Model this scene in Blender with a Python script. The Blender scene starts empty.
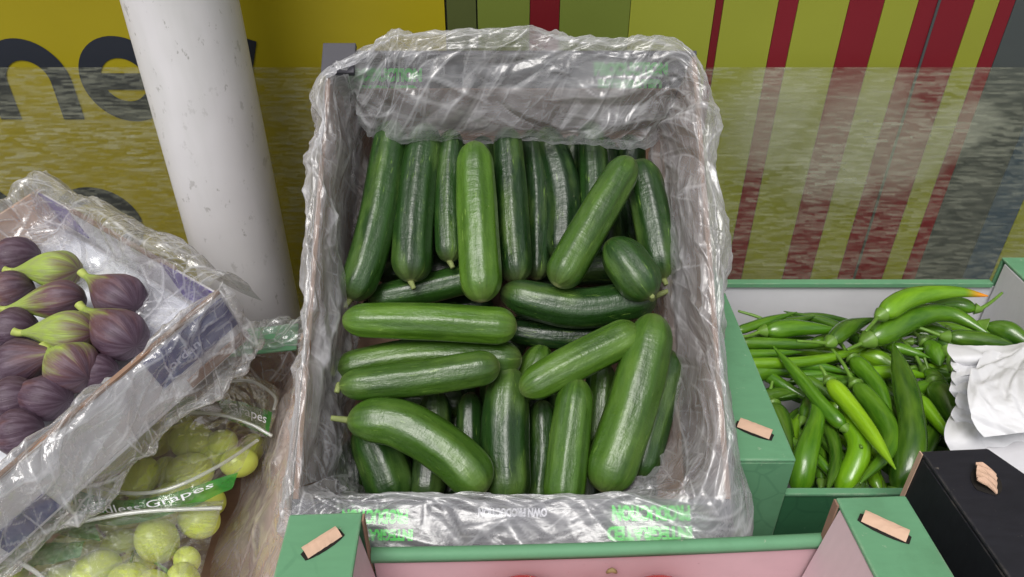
import bpy, bmesh, math, random
import numpy as np
from mathutils import Vector, Matrix, noise
R = math.radians
random.seed(7)
SC = bpy.context.scene
COL = SC.collection
# ------------------------------------------------------------------ camera, sky, sun, exposure
PITCH = 34.0
cam = bpy.data.cameras.new('camera'); camo = bpy.data.objects.new('camera', cam); COL.objects.link(camo)
cam.sensor_width = 36.0; cam.lens = 740 / 1024 * 36.0
cam.clip_start = 0.02; cam.clip_end = 500
camo.location = (0, 0, 0); camo.rotation_euler = (R(90 - PITCH), 0, 0)
SC.camera = camo
w = bpy.data.worlds.new('World'); SC.world = w; w.use_nodes = True
nt = w.node_tree; bg = nt.nodes['Background']
sky = nt.nodes.new('ShaderNodeTexSky'); sky.sky_type = 'NISHITA'; sky.sun_disc = False
SUN_EL, SUN_AZ = 58.0, 200.0        # azimuth clockwise from +y
sky.sun_elevation = R(SUN_EL); sky.sun_rotation = R(SUN_AZ); sky.dust_density = 4.0; sky.air_density = 1.0
hs = nt.nodes.new('ShaderNodeHueSaturation'); hs.inputs['Saturation'].default_value = 0.22
nt.links.new(sky.outputs[0], hs.inputs['Color']); nt.links.new(hs.outputs[0], bg.inputs['Color'])
bg.inputs['Strength'].default_value = 0.10
sl = bpy.data.lights.new('sun', 'SUN'); sl.energy = 1.5; sl.angle = R(28); sl.color = (1.0, 0.97, 0.93)
so = bpy.data.objects.new('sun', sl); COL.objects.link(so)
sd = Vector((math.sin(R(SUN_AZ)) * math.cos(R(SUN_EL)), math.cos(R(SUN_AZ)) * math.cos(R(SUN_EL)), math.sin(R(SUN_EL))))
so.rotation_euler = sd.to_track_quat('Z', 'Y').to_euler(); so.location = sd * 20
SC.view_settings.view_transform = 'Standard'; SC.view_settings.look = 'None'
SC.view_settings.gamma = 1.0; SC.view_settings.use_curve_mapping = False
SC.view_settings.exposure = 0.36
SC.render.engine = 'CYCLES'
SC.cycles.transparent_max_bounces = 24; SC.cycles.max_bounces = 8

# ------------------------------------------------------------------ rays of the photograph -> points in the world
F = 740.0; CP, SP = math.cos(R(PITCH)), math.sin(R(PITCH))
def ray(px, py):
    a, b = (px - 512) / F, (288.5 - py) / F
    return Vector((a, CP + b * SP, -SP + b * CP))
def onz(px, py, z):
    r = ray(px, py); return r * (z / r.z)
def ony(px, py, y):
    r = ray(px, py); return r * (y / r.y)
def onplane(px, py, o, n):
    r = ray(px, py); return r * (o.dot(n) / r.dot(n))
def depth(p): return p.y * CP - p.z * SP
# frame of the tilted cucumber crate: u right, v up the slope, n out of the opening
TILT = R(40)
CO = Vector((0, 0.563, -0.381)); CU = Vector((1, 0, 0))
CV = Vector((0, math.cos(TILT), math.sin(TILT))); CN = Vector((0, -math.sin(TILT), math.cos(TILT)))
def cl(u, v, n): return CO + CU * u + CV * v + CN * n
def oncrate(px, py, n): return onplane(px, py, CO + CN * n, CN)

# ------------------------------------------------------------------ materials
MATS = {}
class NT:
    def __init__(s, name):
        s.m = bpy.data.materials.new(name); s.m.use_nodes = True
        s.t = s.m.node_tree; s.b = s.t.nodes['Principled BSDF']; s.out = s.t.nodes['Material Output']; MATS[name] = s.m
    def n(s, typ, **kw):
        x = s.t.nodes.new(typ)
        for k, v in kw.items():
            if k.startswith('i_'):
                key = k[2:]; key = int(key) if key.isdigit() else key.replace('_', ' ')
                x.inputs[key].default_value = v
            else: setattr(x, k, v)
        return x
    def l(s, a, b): s.t.links.new(a, b)
    def set(s, **kw):
        for k, v in kw.items(): s.b.inputs[k.replace('_', ' ')].default_value = v
    def noise(s, vec, scale, detail=4, rough=.55, dist=0):
        x = s.n('ShaderNodeTexNoise'); x.inputs['Scale'].default_value = scale
        x.inputs['Detail'].default_value = detail; x.inputs['Roughness'].default_value = rough
        x.inputs['Distortion'].default_value = dist
        if vec is not None: s.l(vec, x.inputs['Vector'])
        return x.outputs['Fac']
    def mapping(s, vec, scale=(1, 1, 1), rot=(0, 0, 0), loc=(0, 0, 0)):
        x = s.n('ShaderNodeMapping'); x.inputs['Scale'].default_value = scale
        x.inputs['Rotation'].default_value = rot; x.inputs['Location'].default_value = loc
        s.l(vec, x.inputs['Vector']); return x.outputs[0]
    def ramp(s, fac, stops):
        x = s.n('ShaderNodeValToRGB'); e = x.color_ramp.elements
        while len(e) > 1: e.remove(e[-1])
        e[0].position = stops[0][0]; c = stops[0][1]; e[0].color = c if isinstance(c, tuple) else (c, c, c, 1)
        for p, c in stops[1:]:
            q = e.new(p); q.color = c if isinstance(c, tuple) else (c, c, c, 1)
        s.l(fac, x.inputs[0]); return x.outputs[0]
    def mix(s, fac, a, b, mode='MIX'):
        x = s.n('ShaderNodeMix', data_type='RGBA', blend_type=mode)
        for sock, v in ((x.inputs[0], fac), (x.inputs[6], a), (x.inputs[7], b)):
            if hasattr(v, 'links') or hasattr(v, 'is_linked'): s.l(v, sock)
            elif isinstance(v, tuple): sock.default_value = v if len(v) == 4 else (*v, 1)
            else: sock.default_value = v
        return x.outputs[2]
    def math(s, op, a, b=None, clamp=False):
        x = s.n('ShaderNodeMath', operation=op, use_clamp=clamp)
        for i, v in enumerate((a, b)):
            if v is None: continue
            if hasattr(v, 'is_linked'): s.l(v, x.inputs[i])
            else: x.inputs[i].default_value = v
        return x.outputs[0]
    def bump(s, h, strength=.3, dist=.001, normal=None):
        x = s.n('ShaderNodeBump'); x.inputs['Strength'].default_value = strength; x.inputs['Distance'].default_value = dist
        s.l(h, x.inputs['Height'])
        if normal is not None: s.l(normal, x.inputs['Normal'])
        return x.outputs[0]
    def obj(s): return s.n('ShaderNodeTexCoord').outputs['Object']
    def attr(s, name): return s.n('ShaderNodeAttribute', attribute_name=name).outputs['Vector']

def simple(name, col, rough=.6, var=.12, nscale=30, bump=.15, bd=.0006, spec=.4, metallic=0):
    k = NT(name); o = k.obj(); f = k.noise(o, nscale, 6)
    g = k.ramp(f, [(.25, 1 - var), (.75, 1 + var)])
    k.l(k.mix(1.0, (*col, 1), g, 'MULTIPLY'), k.b.inputs['Base Color'])
    k.set(Roughness=rough, Metallic=metallic); k.b.inputs['Specular IOR Level'].default_value = spec
    k.l(k.bump(k.noise(o, nscale * 12, 4), bump, bd), k.b.inputs['Normal'])
    return k.m

def cardboard(name, col, rough=.75, fibre=.10, scuff=(.62, .50, .38), scuffamt=.0, pattern=None, wear=0):
    k = NT(name); o = k.obj()
    a = k.noise(k.mapping(o, (40, 160, 60)), 1.0, 5); b = k.noise(o, 9, 5)
    g = k.ramp(k.math('ADD', k.math('MULTIPLY', a, .5), k.math('MULTIPLY', b, .5)), [(.3, 1 - fibre), (.7, 1 + fibre)])
    c = k.mix(1.0, (*col, 1), g, 'MULTIPLY')
    if pattern:      # printed line drawing of leaves, darker ink
        d = k.noise(k.mapping(o, (1, 1, 1)), 14, 2)
        v = k.n('ShaderNodeTexVoronoi', feature='DISTANCE_TO_EDGE'); v.inputs['Scale'].default_value = 26
        ad = k.n('ShaderNodeVectorMath', operation='ADD'); k.l(o, ad.inputs[0])
        nz = k.n('ShaderNodeTexNoise'); nz.inputs['Scale'].default_value = 12; k.l(o, nz.inputs['Vector'])
        sc_ = k.n('ShaderNodeVectorMath', operation='SCALE'); sc_.inputs['Scale'].default_value = .05
        k.l(nz.outputs['Color'], sc_.inputs[0]); k.l(sc_.outputs[0], ad.inputs[1]); k.l(ad.outputs[0], v.inputs['Vector'])
        line = k.ramp(v.outputs['Distance'], [(.0, 1.0), (.022, .8), (.04, 0.0)])
        area = k.ramp(k.noise(o, 7, 2), [(.5, 0.0), (.56, 1.0)])
        c = k.mix(k.math('MULTIPLY', k.math('MULTIPLY', line, area), .22), c, (*pattern, 1))
    if scuffamt:
        sm = k.ramp(k.noise(o, 120, 6, .7), [(.66, 0.0), (.72, scuffamt)])
        c = k.mix(sm, c, (*scuff, 1))
    if wear:
        bv = k.n('ShaderNodeBevel', samples=3); bv.inputs['Radius'].default_value = .0022
        ge = k.n('ShaderNodeNewGeometry'); dt = k.n('ShaderNodeVectorMath', operation='DOT_PRODUCT'); k.l(bv.outputs[0], dt.inputs[0]); k.l(ge.outputs['Normal'], dt.inputs[1])
        em = k.ramp(dt.outputs['Value'], [(.80, 1.0), (.985, 0.0)])
        em = k.math('MULTIPLY', em, k.ramp(k.noise(o, 55, 5, .7), [(.45, 0.0), (.62, wear)]))
        c = k.mix(em, c, (*scuff, 1))
        dirt = k.ramp(k.noise(o, 16, 6, .7), [(.52, 0.0), (.72, .35)]); c = k.mix(dirt, c, k.mix(1.0, c, (.62, .60, .55, 1), 'MULTIPLY'))
    k.l(c, k.b.inputs['Base Color']); k.set(Roughness=rough); k.b.inputs['Specular IOR Level'].default_value = .3
    k.l(k.bump(k.noise(k.mapping(o, (60, 300, 100)), 1.0, 5), .18, .0006), k.b.inputs['Normal'])
    return k.m

M_green = cardboard('green_board', (.125, .30, .165), .6, .07, (.50, .50, .40), .6, wear=.8)
M_greenp = cardboard('green_board_printed', (.125, .30, .165), .6, .07, (.50, .50, .40), .6, pattern=(.03, .12, .06), wear=.8)
M_dgreen = cardboard('deep_green_board', (.035, .13, .06), .6, .10, (.3, .4, .3), .3, pattern=(.012, .055, .03))
M_kraft = cardboard('kraft_board', (.27, .17, .12), .85, .12)
M_kraftl = cardboard('light_kraft_board', (.60, .40, .29), .85, .10)
M_white = cardboard('white_board', (.66, .65, .68), .7, .05, (.4, .36, .3), .25)
M_pink = cardboard('pink_board', (.56, .37, .40), .7, .05, (.25, .12, .08), .5)  # both pinks include red bounce off the tomatoes, put into the board colour
M_pinkl = cardboard('pale_pink_board', (.64, .50, .53), .7, .05)
M_grey = cardboard('grey_print_board', (.068, .066, .078), .6, .08)
M_black = cardboard('black_board', (.018, .018, .024), .5, .25, (.22, .19, .16), .5, wear=.7)
M_purple = cardboard('purple_print_board', (.11, .07, .30), .6, .08)
M_navy = cardboard('navy_print_board', (.06, .065, .20), .6, .1)
M_dark = simple('slot_shade', (.015, .012, .01), .9)
M_ginK = simple('lime_print', (.07, .85, .08), .6, .12, 60)
M_wink = simple('white_print', (.75, .75, .8), .6, .08)
M_blueink = simple('pale_print', (.55, .55, .72), .6, .08)
M_ground = simple('paving', (.22, .21, .20), .85, .2, 6, .4, .003)
M_wood = simple('stand_wood', (.10, .07, .05), .7, .3, 12)
M_paper = simple('white_paper', (.70, .70, .72), .7, .03, 25, .15, .0005)
M_tray = simple('white_tray', (.72, .74, .80), .55, .03, 20)
M_redb = simple('tomato_skin', (.60, .02, .015), .22, .15, 20, .05)
M_greencal = simple('calyx_green', (.10, .17, .03), .6, .25, 60)
M_drystem = simple('dry_stem', (.28, .20, .09), .8, .3, 90)

# pole paint: pale plastic with scuffs and pits
k = NT('pole_paint'); o = k.obj()
base = k.ramp(k.noise(o, 3.5, 6), [(.3, (.60, .585, .60, 1)), (.7, (.74, .725, .74, 1))])
spk = k.ramp(k.noise(k.mapping(o, (1, 1, .6)), 75, 6, .65), [(.60, 0.0), (.64, .8)])
blot = k.ramp(k.noise(o, 9, 6, .6), [(.45, .25), (.6, 1.0)])
c = k.mix(k.math('MULTIPLY', spk, blot), base, (.23, .22, .2, 1))
gs = k.ramp(k.noise(k.mapping(o, (1, 1, .2)), 12, 5), [(.48, 0.0), (.75, .5)])
c = k.mix(gs, c, (.46, .47, .43, 1))
k.l(c, k.b.inputs['Base Color']); k.set(Roughness=.42)
k.l(k.bump(k.noise(o, 14, 6), .35, .003), k.b.inputs['Normal'])

# cucumber skin: attribute 'skin' = (cos, sin, length) in metres, object colour = its own green
def skin_mat(name, rib=1.0, pale=(.20, .33, .06), glossr=.33):
    k = NT(name); a = k.attr('skin')
    oc = k.n('ShaderNodeObjectInfo'); col = oc.outputs['Color']; rnd = oc.outputs['Random']
    off = k.n('ShaderNodeVectorMath', operation='ADD'); k.l(a, off.inputs[0])
    cmb = k.n('ShaderNodeCombineXYZ'); k.l(k.math('MULTIPLY', rnd, 7.0), cmb.inputs[0]); k.l(k.math('MULTIPLY', rnd, 3.0), cmb.inputs[2]); k.l(cmb.outputs[0], off.inputs[1])
    v = off.outputs[0]
    streak = k.noise(k.mapping(v, (95, 95, 9)), 1.0, 5, .6)
    broad = k.noise(k.mapping(v, (38, 38, 14)), 1.0, 3)
    fine = k.noise(k.mapping(v, (330, 330, 55)), 1.0, 3)
    dk = k.mix(1.0, col, (.42, .50, .42, 1), 'MULTIPLY')
    c = k.mix(k.ramp(streak, [(.35, 0.0), (.68, 1.0)]), dk, col)
    lt = k.mix(.45, col, (*pale, 1))
    c = k.mix(k.ramp(broad, [(.5, 0.0), (.75, .75)]), c, lt)
    c = k.mix(k.ramp(fine, [(.64, 0.0), (.75, .55)]), c, (*pale, 1))
    scar = k.ramp(k.noise(k.mapping(v, (140, 140, 90)), 1.0, 6, .75), [(.70, 0.0), (.735, .8)])
    c = k.mix(scar, c, (.36, .36, .18, 1))
    ts = k.n('ShaderNodeSeparateXYZ'); k.l(k.attr('tint'), ts.inputs[0])
    c = k.mix(k.math('MULTIPLY', ts.outputs[0], .85), c, (.34, .37, .15, 1))
    k.l(c, k.b.inputs['Base Color'])
    k.set(Roughness=glossr); k.b.inputs['Specular IOR Level'].default_value = .5
    k.b.inputs['Coat Weight'].default_value = .25; k.b.inputs['Coat Roughness'].default_value = .22
    k.b.inputs['Subsurface Weight'].default_value = .0
    rr = k.ramp(k.noise(k.mapping(v, (120, 120, 60)), 1.0, 4), [(.3, glossr - .07), (.7, glossr + .16)])
    k.l(rr, k.b.inputs['Roughness'])
    wr = k.math('ADD', k.math('MULTIPLY', k.noise(k.mapping(v, (150, 150, 42)), 1.0, 5, .6), .6), k.math('MULTIPLY', k.noise(k.mapping(v, (70, 70, 170)), 1.0, 4, .6), .55))
    h = k.math('ADD', k.math('MULTIPLY', wr, 1.0), k.math('MULTIPLY', k.noise(k.mapping(v, (300, 300, 200)), 1.0, 2), .12))
    k.l(k.bump(h, .7, .0019 * rib), k.b.inputs['Normal'])
    k.l(k.bump(h, .5, .0015 * rib), k.b.inputs['Coat Normal'])
    return k.m
M_cuke = skin_mat('cucumber_skin')
k = NT('chilli_skin'); a = k.attr('skin'); oi = k.n('ShaderNodeObjectInfo'); col = oi.outputs['Color']
var = k.noise(k.mapping(a, (60, 60, 22)), 1.0, 4)
c = k.mix(k.ramp(var, [(.3, 0.0), (.75, 1.0)]), k.mix(1.0, col, (.6, .68, .55, 1), 'MULTIPLY'), k.mix(.25, col, (.3, .5, .03, 1)))
sep = k.n('ShaderNodeSeparateXYZ'); k.l(k.attr('tint'), sep.inputs[0])
c = k.mix(sep.outputs[0], c, (.75, .26, .01, 1))
k.l(c, k.b.inputs['Base Color']); k.set(Roughness=.26); k.b.inputs['Specular IOR Level'].default_value = .5
k.b.inputs['Coat Weight'].default_value = .4; k.b.inputs['Coat Roughness'].default_value = .12
k.l(k.bump(k.noise(k.mapping(a, (90, 90, 70)), 1.0, 4), .45, .0016), k.b.inputs['Normal'])
M_chil = k.m
M_stem = simple('stem_green', (.13, .25, .035), .35, .3, 80, .3)
M_cstem = simple('cucumber_stub', (.22, .26, .09), .7, .3, 90, .4)

# fig skin: attribute skin.z = 0 at neck .. 1 at the eye; object colour red channel = how purple
k = NT('fig_skin'); a = k.attr('skin'); sp_ = k.n('ShaderNodeSeparateXYZ'); k.l(a, sp_.inputs[0])
oi = k.n('ShaderNodeObjectInfo'); sc2 = k.n('ShaderNodeSeparateColor'); k.l(oi.outputs['Color'], sc2.inputs[0])
pat = k.noise(k.mapping(a, (2.2, 2.2, 1.0)), 1.6, 4)
rib_ = k.noise(k.mapping(a, (9, 9, .7)), 1.0, 4)
t = k.math('ADD', sp_.outputs[2], k.math('MULTIPLY', k.math('SUBTRACT', pat, .5), .9))
t = k.math('ADD', t, k.math('MULTIPLY', k.math('SUBTRACT', rib_, .5), .26))
t = k.math('ADD', t, k.math('SUBTRACT', sc2.outputs[0], .68))
c = k.ramp(t, [(.18, (.30, .40, .07, 1)), (.38, (.20, .20, .06, 1)), (.56, (.115, .050, .055, 1)), (.88, (.060, .030, .050, 1))])
c = k.mix(k.ramp(k.noise(a, 5, 5), [(.42, 0.0), (.75, .5)]), c, (.20, .15, .20, 1))
spk = k.ramp(k.noise(a, 26, 3, .5), [(.72, 0.0), (.76, .7)])
c = k.mix(spk, c, (.42, .36, .32, 1))
k.l(c, k.b.inputs['Base Color']); k.set(Roughness=.55)
k.l(k.bump(k.noise(k.mapping(a, (12, 12, 2)), 1.0, 5), .5, .0016), k.b.inputs['Normal'])
M_fig = k.m
M_fneck = simple('fig_neck', (.36, .42, .10), .6, .2, 60)
# grape
k = NT('grape_skin'); o = k.obj()
c = k.ramp(k.noise(o, 22, 2), [(.25, (.52, .62, .08, 1)), (.75, (.62, .70, .14, 1))])
k.l(c, k.b.inputs['Base Color']); k.set(Roughness=.28)
k.b.inputs['Subsurface Weight'].default_value = .35; k.b.inputs['Subsurface Radius'].default_value = (.012, .014, .004); k.b.inputs['Subsurface Scale'].default_value = 1.0
k.l(k.bump(k.noise(o, 300, 3), .1, .0004), k.b.inputs['Normal'])
M_grape = k.m

def film_mat(name, alpha=.25, crease=.6, streak=.25, rot=.7, bump=1.0, tint=(.88, .88, .92), spec=.5, facing=.25, big=(.5, 1.6), rough=.13):
    """polythene: clear layer, milky where it is creased, glossy; the creases themselves are in the mesh (sheet.z)"""
    k = NT(name); a0 = k.attr('sheet'); sx = k.n('ShaderNodeSeparateXYZ'); k.l(a0, sx.inputs[0]); fold = sx.outputs[2]
    a = k.mapping(a0, (1, 1, 0))
    n1_ = k.noise(k.mapping(a, (16, 150, 1), (0, 0, rot)), 1.0, 3, .6, .2)
    n2_ = k.noise(k.mapping(a, (40, 230, 1), (0, 0, rot + .7)), 1.0, 3, .6, .3)
    mask = k.ramp(k.noise(a, 13, 3), [(.38, 0.1), (.62, 1.0)])
    cr = k.math('ADD', k.ramp(n1_, [(.52, 0.0), (.78, 1.0)]), k.math('MULTIPLY', k.ramp(n2_, [(.55, 0.0), (.78, .8)]), mask), True)
    nrm = k.bump(k.math('ADD', k.noise(k.mapping(a, (60, 160, 1), (0, 0, rot)), 1.0, 3), k.noise(a, 240, 2)), 1.0, .0005 * bump)
    body = k.b; k.set(Roughness=.4); body.inputs['Base Color'].default_value = (*tint, 1)
    body.inputs['Specular IOR Level'].default_value = .2
    tl = k.n('ShaderNodeBsdfTranslucent'); tl.inputs[0].default_value = (*tint, 1)
    mx = k.n('ShaderNodeMixShader'); mx.inputs[0].default_value = .5; k.l(body.outputs[0], mx.inputs[1]); k.l(tl.outputs[0], mx.inputs[2])
    tr = k.n('ShaderNodeBsdfTransparent'); tr.inputs[0].default_value = (.97, .97, .97, 1)
    lw = k.n('ShaderNodeLayerWeight'); lw.inputs['Blend'].default_value = .2
    bg_ = k.ramp(k.noise(k.mapping(a, (10, 26, 1), (0, 0, rot)), 1.0, 4, .6, .6), [(.32, big[0]), (.68, big[1])])
    al = k.math('ADD', k.math('MULTIPLY', bg_, alpha), k.math('MULTIPLY', cr, streak))
    al = k.math('ADD', al, k.math('MULTIPLY', fold, crease))
    al = k.math('ADD', al, k.math('MULTIPLY', lw.outputs['Facing'], facing), True)
    al = k.math('MINIMUM', al, .92)
    m = k.n('ShaderNodeMixShader'); k.l(al, m.inputs[0]); k.l(tr.outputs[0], m.inputs[1]); k.l(mx.outputs[0], m.inputs[2])
    gl = k.n('ShaderNodeBsdfGlossy'); gl.inputs['Roughness'].default_value = rough; k.l(nrm, gl.inputs['Normal'])
    fr = k.n('ShaderNodeFresnel'); fr.inputs['IOR'].default_value = 1.55; k.l(nrm, fr.inputs['Normal'])
    m2_ = k.n('ShaderNodeMixShader'); k.l(k.math('MINIMUM', k.math('MULTIPLY', fr.outputs[0], 1.8), spec), m2_.inputs[0]); k.l(m.outputs[0], m2_.inputs[1]); k.l(gl.outputs[0], m2_.inputs[2])
    k.l(m2_.outputs[0], k.out.inputs[0])
    return k.m
M_film = film_mat('milky_film', .21, .34, .20, .75, .55, (.90, .90, .94), .12, .26, (.35, 1.9), .27)
M_filmc = film_mat('clear_film', .13, .55, .22, .5, 1.2, (.92, .92, .95), .42, .22, (.3, 1.8), .12)
M_filmg = film_mat('bag_film', .006, .26, .05, .2, 1.2, (.92, .94, .92), .40, .10, (.3, 2.2), .10)
M_filmw = film_mat('dusty_film', .26, .30, .12, .3, .8, (.84, .82, .84), .25, .2)
M_lip = film_mat('bag_lip', .40, .0, .1, 0, .4, (.9, .92, .9), .4, .2)

# ------------------------------------------------------------------ mesh helpers
def link(name, verts, faces, mat, parent=None, origin=None, smooth=False, attrs=None, uvless=True):
    if origin is None:
        origin = parent_world(parent) if parent else sum((Vector(v) for v in verts), Vector()) / len(verts)
    me = bpy.data.meshes.new(name)
    me.from_pydata([Vector(v) - origin for v in verts], [], faces); me.update()
    if smooth: me.polygons.foreach_set('use_smooth', [True] * len(me.polygons))
    for an, data in (attrs or {}).items():
        at = me.attributes.new(an, 'FLOAT_VECTOR', 'POINT')
        at.data.foreach_set('vector', [c for v in data for c in v])
    me.materials.append(mat)
    o = bpy.data.objects.new(name, me); COL.objects.link(o)
    if parent: o.parent = parent; o.location = origin - parent_world(parent)
    else: o.location = origin
    return o
def parent_world(p):
    v = Vector(p.location)
    while p.parent: p = p.parent; v += p.location
    return v
def empty(name, loc, label, cat, group=None):
    o = bpy.data.objects.new(name, None); COL.objects.link(o); o.location = loc; o.empty_display_size = .02
    return tag(o, label, cat, group)
def tag(o, label=None, cat=None, group=None, kind=None):
    if label: o['label'] = label
    if cat: o['category'] = cat
    if group: o['group'] = group
    if kind: o['kind'] = kind
    return o
def bevel(o, wd=.0012, seg=2):
    m = o.modifiers.new('bevel', 'BEVEL'); m.width = wd; m.segments = seg; m.limit_method = 'ANGLE'; return o
def prism(name, pts, d, mat, parent=None, bev=.0008, origin=None):
    """polygon pts (list of world points) thickened by vector d"""
    d = Vector(d); n = len(pts); v = [Vector(p) for p in pts] + [Vector(p) + d for p in pts]
    f = [tuple(range(n))[::-1], tuple(range(n, 2 * n))] + [(i, (i + 1) % n, n + (i + 1) % n, n + i) for i in range(n)]
    me_o = link(name, v, f, mat, parent, origin)
    bm = bmesh.new(); bm.from_mesh(me_o.data); bmesh.ops.recalc_face_normals(bm, faces=bm.faces); bm.to_mesh(me_o.data); bm.free()
    if bev: bevel(me_o, bev)
    return me_o
def box8(name, frame, lo, hi, mat, parent=None, bev=.0008):
    a, b, c = lo; A, B, Cc = hi
    pts = [frame(a, b, c), frame(A, b, c), frame(A, B, c), frame(a, B, c)]
    return prism(name, pts, frame(a, b, Cc) - frame(a, b, c), mat, parent, bev)
def catmull(P, t):
    n = len(P) - 1; t = max(0, min(.99999, t)) * n; i = int(t); f = t - i
    p1, p2 = P[i], P[i + 1]; p0 = P[i - 1] if i > 0 else p1 * 2 - p2; p3 = P[i + 2] if i + 2 <= n else p2 * 2 - p1
    return .5 * ((2 * p1) + (p2 - p0) * f + (2 * p0 - 5 * p1 + 4 * p2 - p3) * f * f + (3 * p1 - p0 - 3 * p2 + p3) * f ** 3)
def catc(P, t):
    n = len(P); t = (t % 1.0) * n; i = int(t); f = t - i
    p0, p1, p2, p3 = P[i - 1], P[i % n], P[(i + 1) % n], P[(i + 2) % n]
    return .5 * ((2 * p1) + (p2 - p0) * f + (2 * p0 - 5 * p1 + 4 * p2 - p3) * f * f + (3 * p1 - p0 - 3 * p2 + p3) * f ** 3)
def sweep(name, pts, rad, mat, parent=None, rings=30, segs=24, shape=None, ribs=0, seed=0, origin=None, skinnorm=False, tintf=None, ovality=0):
    """tube along a spline; rad(t, s, L) gives the radius"""
    P = [Vector(p) for p in pts]
    C = [catmull(P, i / (rings * 4)) for i in range(rings * 4 + 1)]
    S = [0]
    for i in range(1, len(C)): S.append(S[-1] + (C[i] - C[i - 1]).length)
    L = S[-1]
    def at(s):
        import bisect
        j = min(max(bisect.bisect_left(S, s), 1), len(S) - 1); f = (s - S[j - 1]) / max(1e-9, S[j] - S[j - 1]); return C[j - 1].lerp(C[j], f)
    V, A, T = [], [], []
    up = None
    for i in range(rings + 1):
        q = i / rings; t = .5 - .5 * math.cos(math.pi * q); t = .35 * q + .65 * t
        s = t * L; c = at(s); d = (at(min(L, s + L * .01)) - at(max(0, s - L * .01))).normalized()
        if up is None:
            up = d.cross(Vector((.3, .2, .93))).normalized()
        up = (up - d * up.dot(d)).normalized(); side = d.cross(up)
        r = rad(t, s, L)
        for j in range(segs):
            th = 2 * math.pi * j / segs; rr = r
            if ribs: rr *= 1 + .028 * math.cos(ribs * th + seed) + .03 * noise.noise(Vector((math.cos(th) * 1.2 + seed, math.sin(th) * 1.2, s * 26)))
            if ovality: rr *= 1 + ovality * math.cos(2 * th + seed * 2)
            V.append(c + up * (math.cos(th) * rr) + side * (math.sin(th) * rr))
            A.append((math.cos(th) * (1 if skinnorm else .02), math.sin(th) * (1 if skinnorm else .02), t if skinnorm else s))
            if tintf: T.append((tintf(t), 0, 0))
    Fc = []
    for i in range(rings):
        for j in range(segs):
            a = i * segs + j; b = i * segs + (j + 1) % segs
            Fc.append((a, b, b + segs, a + segs))
    Fc.append(tuple(range(segs))[::-1]); Fc.append(tuple(range(rings * segs, (rings + 1) * segs)))
    at_ = {'skin': A}
    if tintf: at_['tint'] = T
    return link(name, V, Fc, mat, parent, origin, True, at_)
def tube(name, pts, r0, r1, mat, parent=None, segs=8, rings=14):
    return sweep(name, pts, lambda t, s, L: r0 + (r1 - r0) * t, mat, parent, rings, segs)
def ridged(p):
    return 1 - abs(noise.noise(p)) * 2
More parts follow.
